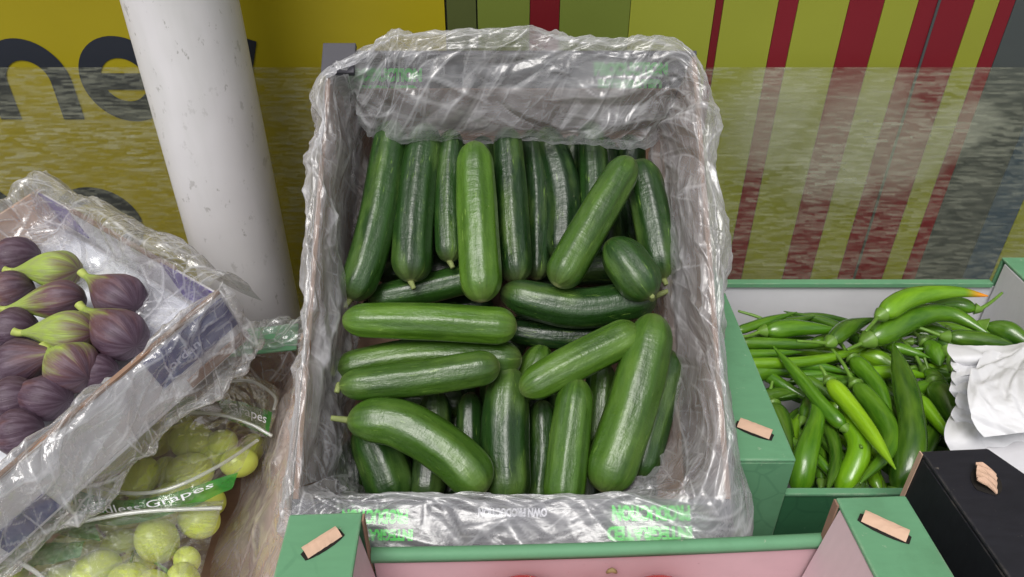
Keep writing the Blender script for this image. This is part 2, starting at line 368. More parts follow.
def sheet(name, fn, nu, nv, mat, parent=None, su=1.0, sv=1.0, amp=.002, cell=.0016, seed=0, closed=False, damp=None, dirs=((0, .5), (1.2, .5)), dens=1.0, billow=1.0, sizes=None):
    """fn(a,b)->point on a smooth surface; folded along many straight, sharp, fading creases like real film or paper.
    dirs: crease directions (angle, spread) in sheet space, or a function of a; su, sv: size of the sheet in metres"""
    G = np.array([[tuple(fn(i / nu, j / nv)) for j in range(nv + 1)] for i in range(nu + 1)])
    NU, NV = max(20, int(su / cell)), max(12, int(sv / cell))
    A = np.linspace(0, nu, NU + 1); B = np.linspace(0, nv, NV + 1)
    ia = np.minimum(A.astype(int), nu - 1); fa = (A - ia)[:, None, None]; Gi = G[ia] * (1 - fa) + G[ia + 1] * fa
    ib = np.minimum(B.astype(int), nv - 1); fb = (B - ib)[None, :, None]; Pn = Gi[:, ib] * (1 - fb) + Gi[:, ib + 1] * fb
    da = np.gradient(Pn, axis=0); db = np.gradient(Pn, axis=1); Nn = np.cross(da, db)
    Nn /= np.maximum(np.linalg.norm(Nn, axis=2, keepdims=True), 1e-12)
    rs = np.random.RandomState(int(seed) + 11)
    S = np.linspace(0, su, NU + 1); T = np.linspace(0, sv, NV + 1)
    H = np.zeros((NU + 1, NV + 1)); Fo = np.zeros_like(H)
    area = su * sv
    szs = sizes or ((75, .13, .015, 2.1), (230, .06, .0065, .85), (480, .022, .0034, .26))   # per m2 x10, length, half width, height
    for cnt, ln, wd, ht in szs:
        for _ in range(int(cnt * dens * area * 10)):
            cs, ct = rs.uniform(0, su), rs.uniform(0, sv)
            dd = dirs(cs / su) if callable(dirs) else dirs
            an, spd = dd[rs.randint(len(dd))]; an = an + rs.normal() * spd
            L = ln * rs.uniform(.4, 1.5) / 2; w_ = wd * rs.uniform(.5, 1.5); a_ = ht * rs.uniform(.3, 1.3) * (1 if rs.rand() < .65 else -1)
            c_, s_ = math.cos(an), math.sin(an)
            ex = abs(c_) * L + abs(s_) * w_; ey = abs(s_) * L + abs(c_) * w_
            i0, i1 = np.searchsorted(S, (cs - ex, cs + ex)); j0, j1 = np.searchsorted(T, (ct - ey, ct + ey))
            if i1 - i0 < 2 or j1 - j0 < 2: continue
            X = S[i0:i1, None] - cs; Y = T[None, j0:j1] - ct
            al = (X * c_ + Y * s_) / L; cr = (-X * s_ + Y * c_) + .12 * w_ * np.sin(al * 4 + cs * 50)
            win = np.clip(1 - al * al, 0, 1) ** .8
            sk = rs.uniform(.55, 1.8)
            pr = np.clip(1 - np.where(cr > 0, cr * sk, -cr / sk) / w_, 0, 1)
            H[i0:i1, j0:j1] += a_ * win * pr
            Fo[i0:i1, j0:j1] = np.maximum(Fo[i0:i1, j0:j1], win * np.clip(1 - np.abs(cr) / max(.0012, w_ * .13), 0, 1) * min(1, abs(a_) / ht) * (1 if ln > .03 else .7))
    # slow billows
    for _ in range(10):
        kx, ky = rs.normal() * 40, rs.normal() * 40; H += billow * .35 * np.sin(S[:, None] * kx + T[None, :] * ky + rs.uniform(0, 6))
    H *= amp
    if damp: H *= np.array([[damp(i / nu, j / nv) for j in range(nv + 1)] for i in range(nu + 1)])[np.rint(A).astype(int)][:, np.rint(B).astype(int)]
    V = (Pn + Nn * H[:, :, None]).reshape(-1, 3)
    idx = np.arange((NU + 1) * (NV + 1)).reshape(NU + 1, NV + 1)
    Fq = np.stack([idx[:-1, :-1], idx[1:, :-1], idx[1:, 1:], idx[:-1, 1:]], -1).reshape(-1, 4)
    org = parent_world(parent) if parent else Vector(V.mean(0))
    V = V - np.array(org)
    me = bpy.data.meshes.new(name); me.vertices.add(len(V)); me.vertices.foreach_set('co', V.astype(np.float32).ravel())
    me.loops.add(Fq.size); me.loops.foreach_set('vertex_index', Fq.astype(np.int32).ravel())
    me.polygons.add(len(Fq)); me.polygons.foreach_set('loop_start', np.arange(0, Fq.size, 4, dtype=np.int32))
    me.polygons.foreach_set('use_smooth', np.ones(len(Fq), dtype=bool)); me.update(calc_edges=True)
    at = me.attributes.new('sheet', 'FLOAT_VECTOR', 'POINT')
    at.data.foreach_set('vector', np.stack([np.repeat(S[:, None], NV + 1, 1), np.repeat(T[None], NU + 1, 0), Fo], -1).astype(np.float32).ravel())
    me.materials.append(mat); o = bpy.data.objects.new(name, me); COL.objects.link(o)
    if parent: o.parent = parent
    else: o.location = org
    return o
def gridfn(rows):
    """rows: list (along b) of lists (along a) of points -> catmull patch"""
    Rr = [[Vector(p) for p in r] for r in rows]
    return lambda a, b: catmull([catmull(r, a) for r in Rr], b)
def text_mesh(s, bold=0.0, space=1.0):
    cu = bpy.data.curves.new('t', 'FONT'); cu.body = s; cu.size = 1; cu.offset = bold; cu.space_character = space; cu.resolution_u = 3
    ob = bpy.data.objects.new('t', cu); COL.objects.link(ob)
    dg = bpy.context.evaluated_depsgraph_get(); dg.update()
    me = bpy.data.meshes.new_from_object(ob.evaluated_get(dg))
    vs = [tuple(v.co) for v in me.vertices]; fs = [tuple(p.vertices) for p in me.polygons]
    bpy.data.objects.remove(ob); bpy.data.curves.remove(cu); bpy.data.meshes.remove(me)
    x0, x1 = min(v[0] for v in vs), max(v[0] for v in vs); y0, y1 = min(v[1] for v in vs), max(v[1] for v in vs)
    return [((v[0] - x0) / (x1 - x0), (v[1] - y0) / (y1 - y0)) for v in vs], fs
def lettering(s, fn, mat, parent, bold=.01, space=1.0, name='lettering'):
    """fn(x,y) with x,y in 0..1 -> world point"""
    v, f = text_mesh(s, bold, space)
    return link(name, [fn(*p) for p in v], f, mat, parent)

def plane_frame(o, ax, ay, az):
    return lambda a, b, c: o + ax * a + ay * b + az * c
def slot(parent, frame, cx, cy, cz, L, W, ang, mat=None, tabh=.0035, crumple=False):
    """hand slot shown by a dark plate on a ledge, with its kraft tab bent up"""
    ca, sa = math.cos(ang), math.sin(ang)
    def fr(a, b, c): return frame(cx + a * ca - b * sa, cy + a * sa + b * ca, cz + c)
    pts = []
    for i in range(20):
        th = 2 * math.pi * i / 20; x = max(-1, min(1, 1.25 * math.cos(th))) * L / 2; y = math.sin(th) * W * .56
        pts.append(fr(x, y, .0004))
    s_ = prism('slot_shade_plate', pts, frame(0, 0, .0003) - frame(0, 0, 0), M_dark, parent, 0)  # dark plate laid on the board, standing in for shade inside the slot
    n, m = 12, 5; rows = []
    for j in range(m):
        b = -W * .34 + W * .8 * j / (m - 1)
        row = []
        for i in range(n):
            a = (-.5 + i / (n - 1)) * L * .86
            z = .0010 + tabh * math.sin(math.pi * (j / (m - 1)) * .62) + .0005 * noise.noise(Vector((i * .9, j * .8, ang * 9)))
            if crumple: z += .005 * abs(noise.noise(Vector((i * .7, j * .9, 3)))); b += .0006 * noise.noise(Vector((i, j, 7)))
            row.append(fr(a, b, z))
        rows.append(row)
    V = [p for r in rows for p in r]; Fc = [(j * n + i, j * n + i + 1, (j + 1) * n + i + 1, (j + 1) * n + i) for j in range(m - 1) for i in range(n - 1)]
    o_ = link('slot_tab', V, Fc, mat or M_kraftl, s_)
    so_ = o_.modifiers.new('s', 'SOLIDIFY'); so_.thickness = .0011; so_.offset = 0
    return s_

# ================================================================== SETTING
link('ground', [(-40, -40, -1.35), (40, -40, -1.35), (40, 40, -1.35), (-40, 40, -1.35)], [(0, 1, 2, 3)], M_ground)['kind'] = 'structure'
# stand under the crates
st = empty('market_stand', Vector((0, .5, -1.35)), 'dark wooden market stand beneath all the crates of produce', 'stand')
wf = plane_frame(Vector((0, 0, 0)), Vector((1, 0, 0)), Vector((0, 1, 0)), Vector((0, 0, 1)))
box8('table_top', wf, (-1.1, .12, -.735), (1.1, .93, -.705), M_wood, st, .002)
for x in (-1.05, 1.0):
    for y in (.15, .85):
        box8('leg', wf, (x, y, -1.35), (x + .05, y + .05, -.736), M_wood, st, .002)
# cucumbers' crate is propped on a sloping rest
# shop front: posters behind, streaky screen in front of their lower half
YW = 1.0
def zw(py): return ony(512, py, YW).z
def xw(px, py): return ony(px, py, YW).x
def wallmat(name, col, var=.06, spec=.3):
    k = NT(name); o = k.obj()
    g = k.ramp(k.noise(k.mapping(o, (1.5, 1, 3)), 2.2, 4), [(.3, 1 - var), (.7, 1 + var)])
    k.l(k.mix(1.0, (*col, 1), g, 'MULTIPLY'), k.b.inputs['Base Color']); k.set(Roughness=.35); k.b.inputs['Specular IOR Level'].default_value = spec
    return k.m
W_yel = wallmat('poster_yellow', (.31, .255, .008)); W_dgr = wallmat('poster_dark_green', (.07, .085, .025)); W_gr = wallmat('poster_green', (.13, .165, .028))
W_lim = wallmat('poster_lime', (.25, .27, .03)); W_red = wallmat('poster_red', (.17, .010, .018)); W_mar = wallmat('poster_maroon', (.13, .008, .012)); W_ink = wallmat('poster_ink', (.018, .022, .032))
W_gry = wallmat('poster_grey', (.06, .07, .07)); W_blue = wallmat('poster_blue_grey', (.05, .08, .12))
wall = empty('shop_wall', Vector((0, 1.05, -1.35)), 'plain rendered shop wall carrying the yellow and striped posters', 'wall')
box8('wall_face', wf, (-3, 1.03, -1.35), (3, 1.15, 3.2), simple('wall_render', (.20, .21, .19), .8, .1), wall, 0)
ZT, ZB = .55, -1.25
yp = empty('yellow_poster', Vector((-.8, 1.0, -.9)), 'bright yellow window poster with big black letters behind the pole', 'poster')
xs = xw(444, 0)
box8('poster_sheet', wf, (-2.2, YW, ZB), (xs, YW + .012, ZT), W_yel, yp, 0)
def stroke(name, pts, wd, parent, y=YW - .001, cut=None):
    """thick stroke on the wall plane through 2-D points"""
    V, Fc = [], []
    for i, p in enumerate(pts):
        a = pts[max(i - 1, 0)]; b = pts[min(i + 1, len(pts) - 1)]
        t = Vector((b[0] - a[0], b[1] - a[1])).normalized(); n = Vector((-t.y, t.x)) * wd / 2
        V += [(p[0] + n.x, y, p[1] + n.y), (p[0] - n.x, y, p[1] - n.y)]
        if i: Fc.append((2 * i - 2, 2 * i, 2 * i + 1, 2 * i - 1))
    return V, Fc
def merge_strokes(name, strokes, mat, parent):
    V, Fc = [], []
    for k_, (v, f) in enumerate(strokes):
        o_ = len(V); V += [(a, b - .0002 * k_, c) for a, b, c in v]; Fc += [tuple(i + o_ for i in q) for q in f]
    return link(name, V, Fc, mat, parent)
# letters: baseline / x-height in world z
zx, zb_ = zw(38), zw(119); XH = zx - zb_; SW = XH * .26
def arc(cx, cz, rx, rz, a0, a1, n=28): return [(cx + rx * math.cos(R(a0 + (a1 - a0) * i / n)), cz + rz * math.sin(R(a0 + (a1 - a0) * i / n))) for i in range(n + 1)]
def letter_n(x, w_):
    r = (w_ - SW) / 2
    return merge_strokes('letter_n', [stroke('', [(x + SW / 2, zb_), (x + SW / 2, zx)], SW, None),
        stroke('', arc(x + SW / 2 + r, zx - SW / 2 - r * 1.02, r, r * 1.02, 175, 0) + [(x + w_ - SW / 2, zb_)], SW, None)], W_ink, yp)
def letter_e(x, w_):
    cx, cz = x + w_ / 2, (zx + zb_) / 2; r = (w_ - SW) / 2; rz = (XH - SW) / 2 + .003
    return merge_strokes('letter_e', [stroke('', arc(cx, cz, r, rz, 0, 318, 44), SW, None),
        stroke('', [(x + SW * .6, cz - .002), (x + w_ - SW * .02, cz - .002)], SW * .78, None)], W_ink, yp)
xn0 = xw(-14, 80); xn1 = xw(72, 80)
letter_n(xn0, xn1 - xn0)
xe0 = xw(81, 80); letter_e(xe0, XH * 1.06)
xy1 = xw(258, 38); xy0 = xy1 - XH * 1.05
merge_strokes('letter_y', [stroke('', [(xy0 + SW * .55, zx), ((xy0 + xy1) / 2, zb_ + .004)], SW * .98, None),
    stroke('', [(xy1 - SW * .55, zx), ((xy0 + xy1) / 2 + SW * .1, zb_ - SW * .3), ((xy0 + xy1) / 2 - SW, zb_ - SW * 1.6)], SW * .98, None)], W_ink, yp)
# next line of the poster: only the tops of two letters show
z2 = zw(186)
r2 = XH * .42
merge_strokes('letter_o', [stroke('', arc(xw(92, 200), z2 - SW / 2 - r2, r2 * 1.12, r2, 0, 360, 50), SW * .9, None)], W_ink, yp)
merge_strokes('letter_p', [stroke('', arc(xw(-28, 200), z2 - SW / 2 - r2 + .012, r2 * 1.12, r2, 0, 360, 50), SW * .9, None)], W_ink, yp)

sp = empty('striped_poster', Vector((.8, 1.0, -.9)), 'green and red vertically striped window poster behind the cucumbers and chillies', 'poster')
def stripe(x0, x1, mat, y0=0): box8('stripe', wf, (xw(x0, y0) + .0004, YW, ZB), (xw(x1, y0) - .0004, YW + .012, ZT), mat, sp, 0)
for x0, x1, m_ in ((446, 476, W_dgr), (477, 530, W_gr), (530, 560, W_mar), (560, 631, W_gr), (631, 716, W_lim), (716, 724, W_mar), (724, 779, W_lim), (779, 799, W_red), (799, 850, W_lim), (850, 885, W_red), (885, 919, W_lim), (919, 975, W_red), (975, 1000, W_lim), (1000, 1016, W_red), (1016, 1075, W_gry), (1075, 1110, W_blue), (1110, 1160, W_lim), (1160, 1230, W_red), (1230, 1320, W_gry), (1320, 1700, W_dgr)):
    stripe(x0, x1, m_)
box8('seam', wf, (xw(938, 0), YW - .002, ZB), (xw(940.5, 0), YW - .0005, ZT), W_gry, sp, 0)
# streaky textured screen over the lower part
k = NT('streaky_screen'); o = k.obj()
def dashes(wd, ht, lo, hi, off):
    sw = k.n('ShaderNodeSeparateXYZ'); k.l(o, sw.inputs[0]); cb = k.n('ShaderNodeCombineXYZ')
    k.l(sw.outputs[0], cb.inputs[0]); k.l(k.math('ADD', sw.outputs[2], k.math('MULTIPLY', k.noise(k.mapping(o, (6, 1, 1)), 1.0, 2), .004)), cb.inputs[1])
    b = k.n('ShaderNodeTexBrick'); b.inputs['Color1'].default_value = (0, 0, 0, 1); b.inputs['Color2'].default_value = (1, 1, 1, 1); b.inputs['Mortar'].default_value = (.4, .4, .4, 1)
    b.inputs['Scale'].default_value = 1.0; b.inputs['Mortar Size'].default_value = 0.0; b.inputs['Brick Width'].default_value = wd; b.inputs['Row Height'].default_value = ht
    b.offset = off; b.squash = .7; b.squash_frequency = 3; b.offset_frequency = 2; k.l(cb.outputs[0], b.inputs['Vector'])
    return k.ramp(b.outputs['Color'], [(lo, 0.0), (hi, 1.0)])
pat_ = k.ramp(k.noise(k.mapping(o, (5, 1, 9)), 1.0, 3), [(.35, .25), (.65, 1.0)])
d1 = dashes(.017, .0024, .45, 1.0, .37); d2 = dashes(.029, .0036, .6, 1.0, .61); d3 = k.noise(k.mapping(o, (2.5, 1, 14)), 1.0, 3)
dash = k.math('MULTIPLY', k.math('ADD', k.math('MULTIPLY', d1, .40), k.math('MULTIPLY', d2, .34)), pat_)
painted_reflection = None  # whitish window reflections, painted as pale blobs into the screen
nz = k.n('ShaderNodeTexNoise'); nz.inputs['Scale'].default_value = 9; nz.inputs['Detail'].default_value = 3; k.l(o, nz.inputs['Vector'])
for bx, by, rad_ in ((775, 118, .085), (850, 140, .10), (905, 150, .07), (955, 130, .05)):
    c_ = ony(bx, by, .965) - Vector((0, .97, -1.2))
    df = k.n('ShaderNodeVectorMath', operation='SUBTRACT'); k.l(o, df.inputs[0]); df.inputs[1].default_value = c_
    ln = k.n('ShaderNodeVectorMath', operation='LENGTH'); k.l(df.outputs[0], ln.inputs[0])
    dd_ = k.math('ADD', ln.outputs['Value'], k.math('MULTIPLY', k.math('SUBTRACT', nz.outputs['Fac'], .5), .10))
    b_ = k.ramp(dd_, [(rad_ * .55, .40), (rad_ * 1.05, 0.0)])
    painted_reflection = b_ if painted_reflection is None else k.math('MAXIMUM', painted_reflection, b_)
al = k.math('ADD', k.math('ADD', dash, painted_reflection), k.math('MULTIPLY', d3, .14), True)
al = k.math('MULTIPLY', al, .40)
darkd = k.math('MULTIPLY', dashes(.023, .0024, .78, 1.0, .45), .35)
k.l(k.mix(darkd, (.56, .58, .46, 1), (.16, .17, .12, 1)), k.b.inputs['Base Color']); k.set(Roughness=.35)
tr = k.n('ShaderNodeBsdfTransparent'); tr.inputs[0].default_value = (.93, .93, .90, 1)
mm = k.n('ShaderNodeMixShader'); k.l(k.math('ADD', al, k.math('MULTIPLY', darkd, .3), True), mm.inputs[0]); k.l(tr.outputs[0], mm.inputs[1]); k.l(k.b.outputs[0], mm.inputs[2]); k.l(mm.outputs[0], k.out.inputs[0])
scr = empty('streaky_screen', Vector((0, .97, -1.2)), 'see-through screen with fine horizontal streaks over the lower posters', 'screen')
zt = ony(512, 68, .965).z
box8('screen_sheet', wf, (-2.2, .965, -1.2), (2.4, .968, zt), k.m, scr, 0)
# pole
pl = [];
pt = ony(181, 0, .86); PX = pt.x
def poler(t, s, L): return .0610
polo = sweep('drainpipe', [Vector((PX, .86, -1.35)), Vector((PX, .86, -.6)), Vector((PX, .86, .9))], poler, MATS['pole_paint'], None, 60, 64, seed=1)
tag(polo, 'thick off-white scuffed round pole in front of the yellow poster', 'pole')

# ================================================================== CUCUMBER CRATE
cf = lambda a, b, c: cl(a, b, c)
cc = empty('cucumber_crate', cl(0, 0, -.165), 'propped-up cardboard crate holding cucumbers, lined with crumpled polythene', 'crate')
HU, VB, VF = .187, .252, -.240
box8('floor_panel', cf, (-HU + .004, VF + .004, -.160), (HU - .004, VB - .004, -.155), M_kraft, cc)
bw = box8('back_wall', cf, (-HU, VB - .005, -.159), (HU, VB, 0), M_grey, cc)
box8('back_wall_lining', cf, (-HU + .006, VB - .0075, -.154), (HU - .006, VB - .0055, -.062), M_kraft, cc)
fw = box8('front_wall', cf, (-HU, VF, -.159), (HU, VF + .004, -.004), M_kraft, cc)
for s in (-1, 1):
    box8('side_wall', cf, (s * HU if s < 0 else HU - .005, VF + .0045, -.159), (-HU + .005 if s < 0 else HU, VB - .0055, -.002), M_kraft, cc)
lg = box8('front_ledge', cf, (-HU, VF, -.003), (HU, VF + .055, 0), M_grey, cc)
box8('corner_ledge', cf, (-HU - .003, VB - .030, .0005), (-HU + .030, VB + .004, .007), M_grey, cc)
# prints: lettering upside down on the front ledge, upright on the back wall
def led(u0, u1, v0, v1):      # rotated by half a turn
    return lambda x, y: cl(u1 + (u0 - u1) * x, v1 + (v0 - v1) * y, .0008)
def u_at(px, py, n=0):
    q = oncrate(px, py, n) - CO; return q.dot(CU), q.dot(CV)
def block(px0, px1, py0, py1, txt, mat, bold=.03):
    a = u_at(px0, (py0 + py1) / 2); b = u_at(px1, (py0 + py1) / 2); t_ = u_at(500, py0)[1]; b_ = u_at(500, py1)[1]
    lettering(txt, led(a[0], b[0], b_, t_), mat, lg, bold)
block(478, 547, 508, 517, 'OWN PRODUCTION', M_wink, .05)
block(342, 408, 509, 524, 'PRODUCTION', M_ginK, .055)
block(350, 413, 529, 541, 'INTEGRATED', M_ginK, .055)
block(612, 690, 505, 521, 'PRODUCTION', M_ginK, .055)
block(607, 692, 526, 541, 'INTEGRATED', M_ginK, .055)
def wl(px0, px1, py0, py1, txt, bold=.085):
    pn = CV; po = cl(0, VB - .0055, 0)
    def g(x, y): return onplane(px0 + (px1 - px0) * x, py1 + (py0 - py1) * y, po, pn)
    lettering(txt, g, M_ginK, bw, bold)
wl(594, 668, 62, 76, 'PRODUCTION'); wl(598, 662, 79, 93, 'INTEGRATED')
wl(348, 422, 68, 82, 'PRODUCTION'); wl(348, 418, 85, 99, 'INTEGRATED')
# prop below the raised back of the crate
pr = cl(0, VB - .02, -.165)
prp = box8('crate_prop', wf, (-.16, pr.y - .03, -.704), (.16, pr.y + .04, pr.z - .035), M_wood, None, .002)
tag(prp, 'dark wooden block propping up the raised back of the cucumber crate', 'block')

# ---- cucumbers: (points px, width px, layer depth, lightness, label)
LAY = {0: -.026, 1: -.056, 2: -.086, 3: -.116}
def cuke_rad(Rm, sq=1.0, neck=.84):
    def f(t, s, L):
        c0 = Rm * 1.25; c1 = Rm * 1.15; e = 1.0
        if s < c0: e = math.sqrt(max(.004, 1 - (1 - s / c0) ** 2.0))
        if L - s < c1: e = min(e, math.sqrt(max(.012, 1 - (1 - (L - s) / c1) ** 2.1)))
        nk = neck + (1 - neck) * min(1, max(0, t / .4)) ** .7
        return Rm * e * nk
    return f
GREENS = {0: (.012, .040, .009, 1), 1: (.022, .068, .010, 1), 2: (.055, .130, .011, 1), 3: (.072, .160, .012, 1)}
def cucumber(pts, wpx, lay, g, label, stem=None, group=None, dn=(0, 0, 0)):
    n = LAY[lay]
    W = [oncrate(p[0], p[1], n + (dn[i] if i < len(dn) else 0) + (p[2] if len(p) > 2 else 0)) for i, p in enumerate(pts)]
    Rm = wpx / 2 / F * depth(W[len(W) // 2])
    seed = random.uniform(0, 6)
    o_ = sweep('cucumber', W, cuke_rad(Rm * .99, neck=random.uniform(.8, .92)), M_cuke, None, 44, 40, ribs=random.choice((8, 9, 10)), seed=seed, ovality=.02, tintf=lambda t: .25 * max(0, (abs(t - .5) - .40) * 10) ** 2 + (1 if t > .9975 else 0))
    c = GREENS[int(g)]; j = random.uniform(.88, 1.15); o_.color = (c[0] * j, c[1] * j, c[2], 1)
    tag(o_, label, 'cucumber', group or 'cucumbers in the lined crate')
    if stem:
        a = oncrate(stem[0], stem[1], n + .004); d0 = W[0] if (W[0] - a).length < (W[-1] - a).length else W[-1]
        e_ = d0 + (a - d0).normalized() * max(.008, (a - d0).length)
        tube('stem', [d0 - (e_ - d0).normalized() * .002, (d0 + e_) / 2 + CN * .001, e_], .0034, .0024, M_cstem, o_, 8, 6)
    return o_
CK = [
 # bottom filler first
 ([(350, 440), (354, 470), (356, 515)], 30, 3, 0, 'dark cucumber deep in the bottom left corner of the crate', None),
 ([(590, 122), (594, 175), (594, 230)], 30, 2, 1, 'mid-green cucumber hanging behind the long diagonal one, top right', None),
 ([(545, 128), (562, 190), (563, 262)], 37, 2, 0, 'very dark cucumber in the top row just left of the diagonal one', None),
 ([(531, 130), (537, 200), (537, 280)], 25, 2, 0, 'narrow dark cucumber squeezed between two upright ones in the top row', None),
 ([(628, 135), (634, 200), (640, 245)], 28, 3, 0, 'dark cucumber sunk behind the short stubby one at upper right', None),
 ([(368, 300), (420, 290), (480, 276)], 32, 2, 1, 'cucumber lying across under the ends of the upper left row', None),
 ([(505, 330), (560, 336), (622, 336)], 28, 2, 0, 'dark cucumber wedged across beneath the one bowed below the upper row', None),
 ([(500, 372), (520, 332), (535, 318)], 26, 3, 0, 'dark cucumber hidden at the middle gap of the pile', None),
 ([(436, 390), (433, 440), (425, 505)], 36, 2, 0, 'dark shiny cucumber showing beneath the bent one at lower left', None),
 ([(470, 392), (470, 440), (474, 510)], 28, 2, 1, 'dark cucumber left of the broad upright one in the lower half', None),
 ([(440, 500), (455, 480), (468, 455)], 24, 3, 0, 'small dark cucumber end below the bent cucumber tip', None),
 ([(542, 400), (543, 450), (538, 510)], 30, 2, 1, 'dark cucumber filling the gap left of the upright pointed one', None),
 ([(604, 362), (602, 395), (596, 450)], 27, 2, 2, 'short light piece of cucumber seen between the slanting and big diagonal ones', None),
 ([(545, 345), (536, 365), (520, 400)], 32, 2, 2, 'light cucumber end peeping above the left tip of the slanting one', None),
 ([(363, 420), (382, 460), (398, 508)], 50, 2, 1, 'fat striped dark cucumber end under the bent one at bottom left', None),
 ([(395, 400), (420, 402), (470, 404)], 30, 3, 0, 'dark cucumber lying deepest beneath the left pile', None),
 ([(580, 450), (590, 480), (585, 510)], 26, 3, 0, 'dark cucumber at bottom between the pointed and the big diagonal one', None),
 # upper row
 ([(452, 130), (448, 200), (450, 262)], 28, 1, 1, 'slim cucumber with pale tip hanging left of the longest upright one', (453, 268)),
 ([(393, 122), (381, 200, .004), (366, 262, .004), (350, 300)], 38, 1, 1, 'curved dark cucumber along the upper left edge of the crate', (345, 308)),
 ([(427, 124), (416, 200), (411, 282)], 40, 1, 1, 'blunt cucumber, second from the left in the top row', (414, 289)),
 ([(507, 128), (512, 210), (517, 283)], 34, 1, 0, 'dark cucumber with pale stub right of the longest upright one', (517, 290)),
 ([(474, 142), (477, 215), (482, 302)], 42, 0, 3, 'longest upright light-streaked cucumber in the middle of the top row', None),
 ([(638, 160), (652, 215), (664, 280)], 40, 1, 1, 'cucumber narrowing at its neck along the upper right edge', (666, 284)),
 ([(500, 292), (580, 308), (656, 296)], 42, 1, 1, 'cucumber bowed across below the upper right row', (668, 291)),
 ([(631, 158), (600, 210), (556, 286)], 39, 0, 2, 'long straight diagonal cucumber at upper right', None),
 ([(608, 240), (626, 262), (652, 298)], 45, 0, 1, 'short stubby cucumber at right with its end facing out', (652, 297)),
 # left stack
 ([(342, 320), (430, 322), (517, 327)], 37, 0, 3, 'long level pale-green cucumber across the left, uppermost of three', None),
 ([(334, 370), (420, 356), (522, 360)], 36, 1, 2, 'cucumber half hidden behind the level ones, second in the left stack', (333, 376)),
 ([(339, 386), (420, 378), (500, 365)], 37, 0, 2, 'smooth light cucumber lowest of the three level ones at left', (337, 392)),
 ([(509, 366), (505, 430), (507, 508)], 49, 1, 1, 'broad upright cucumber with a round top in the lower middle', None),
 ([(520, 392), (575, 362), (640, 330)], 38, 0, 3, 'slanting cucumber rising to the right in the middle of the crate', None),
 ([(671, 350), (659, 400), (638, 480)], 36, 1, 1, 'shiny dark cucumber along the lower right edge of the crate', None),
 ([(578, 378), (570, 440), (562, 512)], 42, 0, 2, 'upright cucumber with a pointed pale-tipped top at lower middle', (577, 374)),
 ([(656, 314), (634, 400), (602, 492)], 51, 0, 2, 'biggest diagonal cucumber at lower right', None),
 ([(347, 420), (400, 424), (452, 455), (486, 492)], 50, 0, 2, 'bent cucumber with a long stem crossing the lower left', (331, 418)),
]
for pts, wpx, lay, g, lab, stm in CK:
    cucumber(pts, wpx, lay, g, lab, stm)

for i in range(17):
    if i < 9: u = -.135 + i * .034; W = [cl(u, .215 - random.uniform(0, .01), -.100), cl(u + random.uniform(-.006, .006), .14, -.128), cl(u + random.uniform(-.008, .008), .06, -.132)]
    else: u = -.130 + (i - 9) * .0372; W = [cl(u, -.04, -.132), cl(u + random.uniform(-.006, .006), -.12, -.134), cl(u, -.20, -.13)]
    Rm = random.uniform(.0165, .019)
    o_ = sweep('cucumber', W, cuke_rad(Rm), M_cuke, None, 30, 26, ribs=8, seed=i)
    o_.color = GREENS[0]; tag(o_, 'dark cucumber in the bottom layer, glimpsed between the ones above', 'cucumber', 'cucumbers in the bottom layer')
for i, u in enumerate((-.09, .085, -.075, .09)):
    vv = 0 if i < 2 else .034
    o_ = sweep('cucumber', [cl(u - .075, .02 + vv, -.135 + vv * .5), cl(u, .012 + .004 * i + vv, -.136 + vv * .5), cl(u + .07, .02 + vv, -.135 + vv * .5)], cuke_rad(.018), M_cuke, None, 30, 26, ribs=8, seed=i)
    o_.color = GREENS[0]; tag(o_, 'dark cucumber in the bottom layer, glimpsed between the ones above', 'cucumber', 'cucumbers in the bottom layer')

# ---- polythene liner of the cucumber crate
def bag_cols():
    S = []
    def colm(*p): S.append([Vector(q) for q in p])
    # each column: inside floor, inside wall, crest, outside, skirt   (u, v, n)
    for v in (-.10, -.03, .04, .11, .17):
        j = random.uniform(-.003, .003)
        colm((-.162, v, -.125), (-.166 + j, v, -.055), (-.179, v, .008), (-.196 + j, v, -.010), (-.199, v, -.09))
    colm((-.160, .215, -.12), (-.162, .212, -.05), (-.176, .222, .012), (-.197, .20, -.01), (-.2, .20, -.1))
    colm((-.138, .200, -.085), (-.144, .190, -.044), (-.130, .240, .010), (-.142, .256, .004), (-.146, .262, -.07))
    for u, z in ((-.10, .014), (-.03, .020), (.04, .018), (.10, .012)):
        j = random.uniform(-.003, .003)
        colm((u, .196, -.085), (u, .176 + j, -.034), (u, .240, z), (u, .262 + j, z - .010), (u, .264, -.08))
    colm((.136, .196, -.085), (.140, .184, -.04), (.160, .240, .012), (.176, .256, -.006), (.18, .26, -.09))
    colm((.160, .205, -.12), (.160, .20, -.05), (.182, .20, .012), (.196, .205, -.012), (.198, .205, -.09))
    for v, o_ in ((.14, .003), (.07, .008), (0, .004), (-.07, .0)):
        j = random.uniform(-.003, .003)
        colm((.157, v, -.125), (.158 + j, v, -.045), (.180, v, .008), (.193 + o_, v, -.010), (.196 + o_, v, -.09))
    colm((.152, -.13, -.12), (.150, -.135, -.05), (.178, -.14, .008), (.197, -.15, -.01), (.2, -.15, -.09))
    colm((.130, -.165, -.10), (.125, -.165, -.035), (.14, -.185, .006), (.188, -.225, .004), (.195, -.245, -.07))
    for u in (.08, .0, -.08):
        colm((u, -.19, -.08), (u, -.183, -.012), (u, -.187, .0035), (u, -.242, .0035), (u, -.25, -.06))
    colm((-.13, -.19, -.10), (-.135, -.183, -.02), (-.14, -.187, .004), (-.16, -.236, .003), (-.165, -.248, -.06))
    colm((-.155, -.17, -.12), (-.160, -.165, -.05), (-.178, -.175, .007), (-.197, -.19, -.005), (-.205, -.195, -.09))
    return S[-1:] + S[:-1]
BC = bag_cols()
